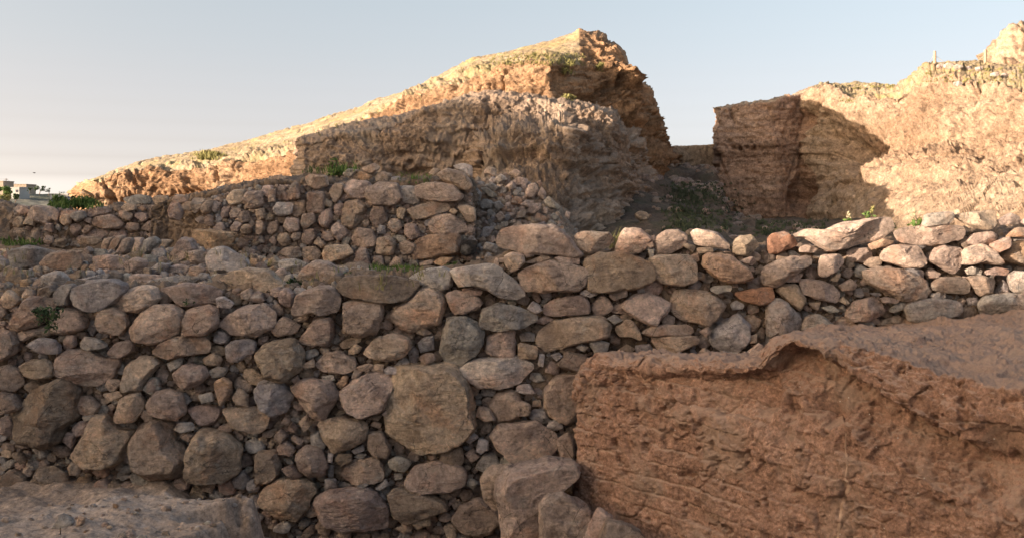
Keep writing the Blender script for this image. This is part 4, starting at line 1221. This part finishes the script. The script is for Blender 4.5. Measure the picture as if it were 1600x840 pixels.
def mudd(V, Nn):
    s = V@e1; z = V[:, 2]
    facing = np.clip(Nn@nrm, 0, 1)**1.5
    q_ = V+31
    wx = .02*fbm(q_*3, 3); wz = .016*fbm(q_*2.3+7, 3)
    ch = .112; zz = (z+wz*.45+.02*np.sin(s*1.7))/ch; row_ = np.floor(zz); fz = zz-row_
    bl = .34; ss_ = (s+wx*1.5)/bl+row_*.43+.25*np.sin(row_*7.1); fx = ss_-np.floor(ss_)
    jz = np.minimum(fz, 1-fz)*ch; jx = np.minimum(fx, 1-fx)*bl
    wz_ = np.clip(.32+1.5*fbm(q_*2.2+3, 3), 0, 1); wx_ = np.clip(.5+1.5*fbm(q_*2.2+13, 3), 0, 1)
    _, bh = worley(np.c_[np.floor(ss_)+.5, row_+.5, row_*0+.5])
    h = -facing*.014*np.maximum(wz_*np.exp(-(jz/.008)**2), wx_*np.exp(-(jx/.008)**2))+facing*.06*(bh-.5)*np.clip(.55+fbm(q_*1.1+23, 2), 0.1, 1)
    h += .035*fbm(q_*1.4, 3)+(.034-.024*facing)*fbm(q_*4, 4)
    wv, hid = worley(q_*np.array([6, 6, 8])+9); h += (.03-.022*facing)*np.clip(1-wv, 0, 1)*(hid-.3)
    h += .008*ridged(q_*np.array([8, 8, 5]), 4)*(.45+.65*facing)
    wv, hid = worley(q_*np.array([9, 9, 10])); h += (.006+.006*facing)*(1-np.clip(wv/.75, 0, 1)**2)*(hid-.2)
    cav = fbm(q_*np.array([7, 7, 8])+50, 4); h -= facing*.045*sstep(.45, .65, cav)
    cr = np.abs(perlin(q_*np.array([3.3, 3.3, 2.2])+80)); h -= .02*np.exp(-(cr/.02)**2)*np.clip(.4+1.5*fbm(q_*1.7+60, 2), 0, 1)
    h += .009*fbm(q_*17, 4)+.007*fbm(q_*48, 2)
    global MORTAR
    MORTAR = np.clip(facing*1.5-.2, 0, 1)*np.maximum(np.clip(wz_*1.3-.2, 0, 1)*np.exp(-(jz/.011)**2), .6*np.clip(wx_-.2, 0, 1)*np.exp(-(jx/.009)**2))*np.clip(.5+1.6*fbm(q_*9, 3), 0, 1)
    wv, hid = worley(q_*22); h += .012*np.where(hid > .66, np.sqrt(np.clip(1-(wv/.45)**2, 0, 1)), 0)
    for px, py, r, dep in MD:
        c = np.array(P(px, py, Df(px))); d2 = ((V-c)**2).sum(1); h -= 1.5*dep*np.exp(-(d2/(r*r))**1.5)
    e = np.c_[s*5, z*3, s*0+4]
    wv, hid = worley(np.c_[s*9, z*7, s*0+2]); V = V+nrm*(.045*(hid-.5)*np.clip((1-wv)*2.5, 0, 1)*sstep(.9, 1.6, z))[:, None]
    V = V+nrm*(.018*fbm(e, 4))[:, None]+np.array([0, 0, 1.])*(.016*fbm(e*2.6+9, 4))[:, None]*sstep(.9, 1.5, z)[:, None]
    return V+Nn*h[:, None]
V, fq = loft(rows, 720, [16, 180, 50, 30, 36, 40, 56, 50, 40, 4], mudd, knots=[0, .35, .45, .55]+[.55+(x-935)/400 for x in kp[4:]], xyz=True)
mw = empty('mudbrick_wall', P(1250, 900, Df(1250))); tag(mw, 'reddish brown eroded mudbrick wall with crumbling courses in the lower right corner', 'wall')
m = MB(); m.add(V, fq, col=MORTAR[:, None]*np.ones(3)); child(m.build('brick_mass', MUD), mw)
fp = [(1322, 676), (1321, 700), (1324, 725), (1321, 748), (1327, 762), (1319, 775), (1314, 800), (1310, 830), (1309, 860)]
hw = [.003, .005, .005, .007, .015, .011, .009, .010, .009]
from mathutils.bvhtree import BVHTree
from mathutils import Vector
bvh = BVHTree.FromPolygons(V.tolist(), fq.tolist())
m = MB(); pv = []
fp2 = [(np.interp(t_, range(9), [a for a, b in fp]), np.interp(t_, range(9), [b for a, b in fp]), np.interp(t_, range(9), hw)) for t_ in np.linspace(0, 8, 50)]
for k, (a, b, h) in enumerate(fp2):
    d = Vector(P(a, b, 1))-Vector((0, 0, ZC)); hit = bvh.ray_cast(Vector((0, 0, ZC)), d.normalized())
    p0 = np.array(hit[0]) if hit[0] is not None else np.array(P(a, b, Df(a)))
    h *= 1+.25*math.sin(k*1.7)
    for sgn, lift in ((-1, -.012), (-.8, .002), (0, .006), (.8, .002), (1, -.012)): pv.append(p0+e1*h*sgn+nrm*lift)
m.add(pv, grid_faces(5, len(fp2))); child(m.build('clay_streak', PLASTER), mw)

# ------------------------------------------------------------------ plants
def blades(m, base, n, h, spread, rng, w=.006, bend=.5, up=1.0):
    for k in range(n):
        a = rng.uniform(0, 6.283); r = spread*math.sqrt(rng.random()); b = np.array(base)+np.array([r*math.cos(a), r*math.sin(a), -.01])
        hh = h*rng.uniform(.5, 1.1); a2 = rng.uniform(0, 6.283); be = bend*rng.uniform(.2, 1)*hh; wv = np.array([-math.sin(a2+1), math.cos(a2+1), 0])*w*rng.uniform(.7, 1.3)
        dv = np.array([math.cos(a2), math.sin(a2), 0]); pts = []
        for t_, ww in ((0, 1), (.4, .9), (.75, .6), (1, .08)):
            c = b+np.array([0, 0, hh*t_*up])+dv*be*t_*t_; pts += [c-wv*ww, c+wv*ww]
        m.add(pts, grid_faces(2, 4))
def leaves(m, c, rad, n, rng, size=.03, squash=.8):
    for k in range(n):
        d = np.array([rng.gauss(0, 1), rng.gauss(0, 1), rng.gauss(0, 1)]); d /= np.linalg.norm(d); r = rad*rng.random()**.45
        p = np.array(c)+d*r*np.array([1, 1, squash]); u = np.array([rng.gauss(0, 1) for _ in range(3)]); u /= np.linalg.norm(u); v = np.cross(u, d+.01); v /= np.linalg.norm(v)+1e-9
        s = size*rng.uniform(.6, 1.3); m.add([p-u*s, p+v*s*.45, p+u*s, p-v*s*.45], [[0, 1, 2, 3]])
rg = random.Random(77)
def on(px, py, D): return P(px, py, D)
def tuft(name, px, py, D, n, h, spread, mat, label, cat='plant', group=None, kind=None, **kw):
    b = np.array(on(px, py, D)); m = MB(); blades(m, b, n, h, spread, rg, **kw)
    o = m.build(name, mat, origin=tuple(b), smooth=False); return tag(o, label, cat, group, kind)
tuft('grass_tuft', 957, 386, 8.35, 26, .19, .07, DRY, 'yellow green tuft of tall grass growing between sunlit stones on the near wall', bend=.9, w=.004)
def spike(px, py0, py1, D, label, lean=0, mat=DRY, head=True):
    b = np.array(P(px, py0, D)); t_ = np.array(P(px+lean, py1, D)); root = empty('wild_plant', tuple(b)); tag(root, label, 'plant')
    m = MB(); n = 8
    pts = []
    for k in range(n+1):
        s = k/n; c = b*(1-s)+t_*s+np.array([-.3*lean/F*D*math.sin(s*3.14), 0, 0]); r = .004*(1-.5*s)
        pts += [c+np.array([r*math.cos(a), r*math.sin(a), 0]) for a in np.arange(5)*1.2566]
    i = np.arange(5); m.add(pts, np.concatenate([np.c_[r*5+i, r*5+(i+1) % 5, (r+1)*5+(i+1) % 5, (r+1)*5+i] for r in range(n)]))
    child(m.build('stem', GREEN), root)
    m = MB()
    for k in range(26):
        s = rg.uniform(.55, 1.0); leaves(m, b*(1-s)+t_*s, .022, 2, rg, .013)
    child(m.build('flower_head', mat, smooth=False), root)
    m = MB(); leaves(m, b+np.array([0, 0, .04]), .05, 16, rg, .025); child(m.build('leaf', GREEN, smooth=False), root)
PALE = plain('pale blossom', (.42, .36, .24), .2, 30, .8, 0)
spike(1326, 350, 332, 8.4, 'small pale flower spike rising behind the long slab on the near wall', 1, PALE)
spike(1357, 343, 323, 8.4, 'yellow leaf blade curving up behind the long slab on the near wall', 8, DRY)
spike(1428, 356, 326, 8.5, 'tall thin weed stalk left of the white block on the near wall', 2, PALE)
spike(1436, 356, 340, 8.5, 'short weed stalk touching the white block on the near wall', 2, DRY)
spike(1394, 360, 346, 8.5, 'small weed at the right end of the long slab on the near wall', -2, PALE)
def bush(name, px, py, D, rad, n, mat, label, cat='bush', size=.03, squash=.75):
    b = np.array(P(px, py, D)); root = empty(name, tuple(b-np.array([0, 0, rad*squash]))); tag(root, label, cat)
    m = MB(); 
    for k in range(7): leaves(m, b+np.array([rg.gauss(0, .45)*rad, rg.gauss(0, .3)*rad, rg.gauss(0, .35)*rad*squash]), rad*.6, n//7, rg, size, squash)
    child(m.build('foliage', mat, smooth=False), root)
    m = MB()
    for k in range(7):
        e = b+np.array([rg.gauss(0, .4)*rad, rg.gauss(0, .3)*rad, rg.uniform(-.2, .6)*rad]); a = b-np.array([0, 0, rad*squash]); w = np.array([.006, 0, 0])*rad/.12; w2 = np.array([0, .006, 0])*rad/.12
        m.add([a-w, a+w, e+w*.4, e-w*.4, a-w2, a+w2, e+w2*.4, e-w2*.4], [[0, 1, 2, 3], [4, 5, 6, 7]])
    child(m.build('stem', BARK, smooth=False), root)
bush('shrub', 64, 489, 7.78, .115, 300, DGREEN, 'dark green leafy shrub growing out of the near wall at left', size=.02)
bush('weed', 460, 441, 8.6, .10, 160, DGREEN, 'dark green weed hanging between two pale boulders on the terrace', size=.02)
bush('weed', 536, 431, 8.7, .06, 120, GREEN, 'bright green weed at the left end of the dark slab', size=.016)
bush('weed', 702, 414, 8.9, .06, 110, GREEN, 'bright green weed left of the white streaked slab', size=.018)
bush('weed', 268, 448, 8.6, .05, 100, DGREEN, 'green weed right of the grey boulder on the near wall', size=.016)
bush('weed', 208, 446, 8.6, .06, 110, DGREEN, 'green weed tucked behind the flat tan boulder', size=.016)
bush('weed', 296, 470, 8.05, .05, 80, DGREEN, 'green weed in the hollow under the dark overhanging slab', size=.016)
bush('weed', 530, 265, 13.4, .16, 200, GREEN, 'green weed behind the stones on top of the middle wall', size=.03)
bush('shrub', 94, 318, 14.2, .20, 420, GREEN, 'broad green weed clump above the low far left wall, left one', size=.035, squash=.5)
bush('shrub', 120, 317, 14.0, .22, 420, GREEN, 'broad green weed clump above the low far left wall, right one', size=.035, squash=.5)
bush('shrub', 888, 108, 19.6, .17, 260, DRY, 'yellow green shrub clinging to the upper shaded cut of the mound', size=.028)
bush('shrub', 886, 153, 17.9, .13, 200, DRY, 'yellow green shrub at the foot of the upper cut of the mound', size=.028)
bush('shrub', 937, 104, 20.6, .13, 200, DRY, 'small yellow green shrub on the right end of the grassy ledge', size=.028)
# grass that nobody could count
DUMMY = []
def ray(px, py, objs=None):
    dg = bpy.context.evaluated_depsgraph_get()
    d = Vector(P(px, py, 1))-Vector((0, 0, ZC)); r = SC.ray_cast(dg, Vector((0, 0, ZC)), d.normalized()); return r
bpy.context.view_layer.update()
def grass(spots, label, mat, name='grass', h=.2, n=6, w=.01, dmin=0):
    m = MB()
    for px, py in spots:
        r = ray(px, py)
        if r[0] and r[1].y > dmin: blades(m, np.array(r[1]), n, h*rg.uniform(.6, 1.3), h*.8, rg, w=w, bend=.5)
    if m.n: tag(m.build(name, mat, smooth=False), label, 'grass', kind='stuff')
grass([(rg.uniform(765, 915), rg.uniform(84, 103)) for _ in range(300)], 'yellow green grass along the ledge near the top of the mound', DRY, h=.05, n=6, w=.006, dmin=17)
grass([(rg.gauss(325, 9), rg.uniform(240, 250)) for _ in range(110)], 'yellow green grass patch on the left shoulder of the mound', DRY, h=.13, n=10, w=.01)
grass([(rg.uniform(400, 880), 0) if 0 else (lambda x: (x, np.interp(x, [380, 470, 560, 640, 740, 850], [228, 202, 174, 146, 98, 74])+rg.uniform(0, 22)))(rg.uniform(380, 840)) for _ in range(110)], 'sparse dry grass over the sunlit slope of the mound', DRY, h=.05, n=5, w=.007)
grass([(lambda x: (x, np.interp(x, [0, 300, 540, 700], [400, 395, 421, 425])+rg.uniform(-6, 34)))(rg.uniform(0, 700)) for _ in range(75)], 'thin dry grass stems between the stones of the terrace', DRY, h=.08, n=4, w=.003)
grass([(rg.uniform(580, 655), rg.uniform(415, 423)) for _ in range(60)], 'short green grass on the terrace under the middle wall', GREEN, h=.05, n=5, w=.005)
grass([(rg.uniform(0, 70), rg.uniform(374, 384)) for _ in range(70)], 'short green grass at the foot of the far left wall', GREEN, h=.06, n=5, w=.007)
grass([(rg.uniform(85, 160), rg.uniform(318, 326)) for _ in range(70)], 'green grass on top of the far left wall', GREEN, h=.12, n=5, w=.008)
grass([(rg.uniform(620, 670), rg.uniform(270, 286)) for _ in range(26)], 'small green weeds among stones on the middle wall', GREEN, h=.06, n=5, w=.007)
grass([(rg.uniform(480, 550), rg.uniform(262, 272)) for _ in range(30)], 'thin green grass behind the left of the middle wall', GREEN, h=.14, n=5, w=.008)
grass([(1040+abs(rg.gauss(0, 45))+rg.uniform(-10, 30), rg.uniform(285, 365)) for _ in range(550)], 'dark weeds covering the shaded floor of the passage', MUTED, 'weeds', h=.06, n=9, w=.012, dmin=14)
grass([(rg.uniform(1180, 1300), rg.uniform(345, 372)) for _ in range(150)], 'dark weeds on the passage floor below the block', MUTED, 'weeds', h=.06, n=9, w=.012, dmin=14)
grass([(rg.uniform(1330, 1400), rg.uniform(132, 140)) for _ in range(50)]+[(rg.uniform(1440, 1600), rg.uniform(108, 130)) for _ in range(110)]+[(rg.gauss(1321, 5), 157+rg.uniform(-3, 3)) for _ in range(16)], 'thin green grass along the top of the right cliff', DRY, h=.05, n=8, w=.008, dmin=14)

# small rocks sitting on the cliff top
cl_items = []
for px, py, r in [(1470, 104, 6), (1484, 103, 7), (1498, 105, 6), (1515, 107, 5), (1530, 108, 5), (1497, 131, 6), (1570, 118, 5), (1555, 117, 6)]:
    h = ray(px, py+r*.5)
    if not h[0]: continue
    D = h[1].y
    poly = [(px+r*1.25*math.cos(a)*rg.uniform(.8, 1.1), py+r*.75*math.sin(a)*rg.uniform(.8, 1.2)) for a in np.arange(7)*.8976]
    cl_items.append((poly, 'p', D))
for k, (poly, cls, D) in enumerate(cl_items):
    V, qd, ng, col, cc = rock(poly, D, cls, rng, 1.0, thick=1.5); s = MB(); s.add(V, qd, ng, col)
    tag(s.build('loose_stone', STONE, smooth=False, origin=(cc[0], cc[1], V[:, 2].min())), 'pale sunlit stone lying on the grassy top of the right cliff', 'stone', 'stones on top of the right cliff')

# ------------------------------------------------------------------ rope fence on the cliff
root = empty('rope_fence', P(1500, 110, 23.8)); tag(root, 'thin post and rope fence on top of the right cliff', 'fence')
def post(px, y0, y1, D):
    b = np.array(P(px, y1, D)); t_ = np.array(P(px, y0, D)); r = .038; m = MB(); pts = []
    for s, rr_ in ((-.25, 1), (0, 1.03), (.5, 1), (.97, .95), (1, .7)):
        c = b*(1-s)+t_*s; pts += [c+np.array([r*rr_*math.cos(a), r*rr_*math.sin(a), 0]) for a in np.arange(10)*.62832]
    i = np.arange(10); m.add(pts, np.concatenate([np.c_[k*10+i, k*10+(i+1) % 10, (k+1)*10+(i+1) % 10, (k+1)*10+i] for k in range(4)]), [np.arange(40, 50)])
    child(m.build('post', WOOD), root); return t_*.8+b*.2
t1 = post(1431, 117, 124, 26.5); t2 = post(1460.5, 80, 109, 24); t3 = post(1539.5, 78, 113, 24); t4 = post(1640, 78, 113, 24)
for a, b, sag in ((t1, t2, .03), (t2, t3, .32), (t3, t4, .3)):
    m = MB(); pts = []
    for k in range(21):
        s = k/20; c = a*(1-s)+b*s-np.array([0, 0, sag*4*s*(1-s)]); pts += [c+np.array([0, .008*math.cos(q_), .008*math.sin(q_)]) for q_ in (0, 2.09, 4.19)]
    i = np.arange(3); m.add(pts, np.concatenate([np.c_[k*3+i, k*3+(i+1) % 3, (k+1)*3+(i+1) % 3, (k+1)*3+i] for k in range(20)])); child(m.build('rope', ROPE), root)

# ------------------------------------------------------------------ far village
kp = [-400, -150, 0, 20, 50, 80, 110, 140, 200, 500]
hp = [270, 285, 300, 303, 303, 306, 312, 318, 324, 332]
rows = [row([345]*10, [260]*10), row([h+2 for h in hp], [340]*10), row(hp, [352]*10), row([340]*10, [420]*10)]
V, fq = loft(rows, 140, [14, 6, 8], earth(1.2, .03, .4, .3, 0, 4), knots=kp)
struct('far_hill', V, fq, FHILL)
def bx(m, x0, x1, y0, y1, z0, z1):
    m.add([(x0, y0, z0), (x1, y0, z0), (x1, y1, z0), (x0, y1, z0), (x0, y0, z1), (x1, y0, z1), (x1, y1, z1), (x0, y1, z1)],
          [[0, 1, 5, 4], [1, 2, 6, 5], [2, 3, 7, 6], [3, 0, 4, 7], [4, 5, 6, 7], [3, 2, 1, 0]])
def house(px0, px1, py0, py1, D, mat, label, wins):
    a = P(px0, py1, D); b = P(px1, py0, D); root = empty('village_house', ((a[0]+b[0])/2, D, a[2])); tag(root, label, 'house', 'houses of the far village')
    m = MB(); bx(m, a[0], b[0], D, D+7, a[2]-3, b[2]); child(m.build('wall', mat, smooth=False), root)
    m = MB(); bx(m, a[0]-.15, b[0]+.15, D-.15, D+7.15, b[2]+.003, b[2]+.3); child(m.build('roof', mat, smooth=False), root)
    for (u, v, w, h) in wins:
        x = a[0]+(b[0]-a[0])*u; z = a[2]+(b[2]-a[2])*v
        m = MB(); bx(m, x-w/2, x+w/2, D-.06, D+.1, z-h/2, z+h/2); child(m.build('window', HDARK, smooth=False), root)
house(-22, 5, 284, 312, 330, HTAN, 'tan flat roofed house cut by the left edge of the picture', [(.7, .7, .9, 1.1), (.4, .7, .9, 1.1)])
house(9, 41, 289, 304, 345, HTAN, 'long tan flat roofed house behind the white one', [(.75, .6, 1, 1.2), (.5, .6, 1, 1.2), (.9, .6, 1, 1.2)])
house(17, 30, 294, 306, 322, HWHITE, 'small white house with one dark window on the far hill', [(.72, .62, .8, .9)])
house(78, 106, 304, 318, 330, HWHITE, 'low white house right of the far trees', [(.25, .6, .8, .9), (.6, .6, .8, .9), (.85, .6, .8, .9)])
def tree(px, pyb, pyt, wpx, D, label, mat, n=500, name='tree'):
    b = np.array(P(px, pyb, D)); H = (pyb-pyt)/F*D; Wd = wpx/F*D/2; root = empty(name, tuple(b)); tag(root, label, 'tree', 'trees of the far village')
    m = MB(); pts = []
    for s in (-.1, .2, .45, .8):
        c = b+np.array([.15*math.sin(s*5), 0, H*s]); r = .05*H*(1.1-s); pts += [c+np.array([r*math.cos(a), r*math.sin(a), 0]) for a in np.arange(7)*.8976]
    i = np.arange(7); m.add(pts, np.concatenate([np.c_[k*7+i, k*7+(i+1) % 7, (k+1)*7+(i+1) % 7, (k+1)*7+i] for k in range(3)])); child(m.build('trunk', BARK), root)
    m = MB()
    for k in range(11):
        a = rg.uniform(0, 6.28); r = Wd*rg.uniform(.2, .75); c = b+np.array([r*math.cos(a), r*math.sin(a), H*rg.uniform(.4, .88)]); leaves(m, c, Wd*rg.uniform(.22, .42), n//11, rg, .05*H+.1, .8)
    child(m.build('crown', mat, smooth=False), root)
tree(62, 303, 290, 20, 318, 'largest dark tree on the skyline of the far hill', DGREEN)
tree(46, 302, 293, 9, 322, 'small dark tree left of the largest skyline tree', DGREEN, 260)
tree(76, 305, 293, 12, 320, 'thin open tree right of the largest skyline tree', DGREEN, 130)
tree(97, 307, 299, 12, 345, 'faint small tree behind the low white house', DGREEN, 120)
tree(6, 316, 291, 26, 150, 'green tree at the left edge in front of the houses', GREEN, 800)
tree(24, 316, 302, 12, 160, 'dark round tree below the small white house', DGREEN, 500)
tree(4, 322, 302, 34, 110, 'yellow green bushy tree nearest at the left edge', DRY, 900)
# utility pole with wires
D = 338; b = np.array(P(9.5, 296, D)); t_ = np.array(P(9.5, 279, D)); root = empty('utility_pole', tuple(b)); tag(root, 'thin utility pole with sagging wires above the far houses', 'pole')
def rod(m, a, b, r, n=6):
    a, b = np.array(a, float), np.array(b, float); d = b-a; d /= np.linalg.norm(d); u = np.cross(d, [0, 1, 0.3]); u /= np.linalg.norm(u); v = np.cross(d, u)
    an = np.arange(n)*6.2832/n; i = np.arange(n)
    m.add([p+r*(u*math.cos(x)+v*math.sin(x)) for p in (a, b) for x in an], np.c_[i, (i+1) % n, n+(i+1) % n, n+i])
m = MB(); rod(m, b-[0, 0, 2], t_, .13); child(m.build('shaft', BARK), root)
m = MB(); rod(m, t_-[.7, 0, .3], t_-[-.7, 0, .3], .08); child(m.build('crossarm', BARK), root)
for end in (P(-30, 276, D), P(34, 290, D)):
    m = MB(); e = np.array(end); s0 = t_-np.array([0, 0, .25])
    for k in range(8):
        f0, f1 = k/8, (k+1)/8; sg = lambda f: s0*(1-f)+e*f-np.array([0, 0, 1.2*f*(1-f)]); rod(m, sg(f0), sg(f1), .03, 4)
    child(m.build('wire', BARK), root)
# bird
c = np.array(P(54, 270.5, 60)); s = 60/F
root = empty('bird', tuple(c)); tag(root, 'small dark bird flying in the pale sky at left', 'bird')
m = MB(); pts = []
for x, r in ((-2.2, .05), (-1.2, .35), (0, .6), (1.0, .5), (1.6, .25), (2.0, .04)):
    pts += [c+s*np.array([x, r*math.cos(a), .18*x+r*math.sin(a)]) for a in np.arange(8)*.7854]
i = np.arange(8); m.add(pts, np.concatenate([np.c_[k*8+i, k*8+(i+1) % 8, (k+1)*8+(i+1) % 8, (k+1)*8+i] for k in range(5)])); child(m.build('body', BIRD), root)
for sg in (-1, 1):
    m = MB(); m.add([c+s*np.array(v) for v in ((.9, 0, .3), (-.5, 0, .1), (-2.2, 2.2*sg, .5), (-1.0, 3.0*sg, .9), (.4, 1.5*sg, .9), (.9, 0, .42), (-.5, 0, .22), (-2.2, 2.2*sg, .56), (-1.0, 3.0*sg, .95), (.4, 1.5*sg, .98))],
                    None, [[0, 1, 2, 3, 4], [9, 8, 7, 6, 5], [0, 4, 9, 5], [1, 0, 5, 6], [2, 1, 6, 7], [3, 2, 7, 8], [4, 3, 8, 9]]); child(m.build('wing', BIRD), root)
# thin stake in the foreground hump
m = MB(); z = floor_z(-2.62, 5.57); rod(m, (-2.62, 5.57, z-.05), (-2.62, 5.57, z+.045), .004); tag(m.build('stake', BARK), 'short thin dark stake stuck in the foreground hump', 'stake')
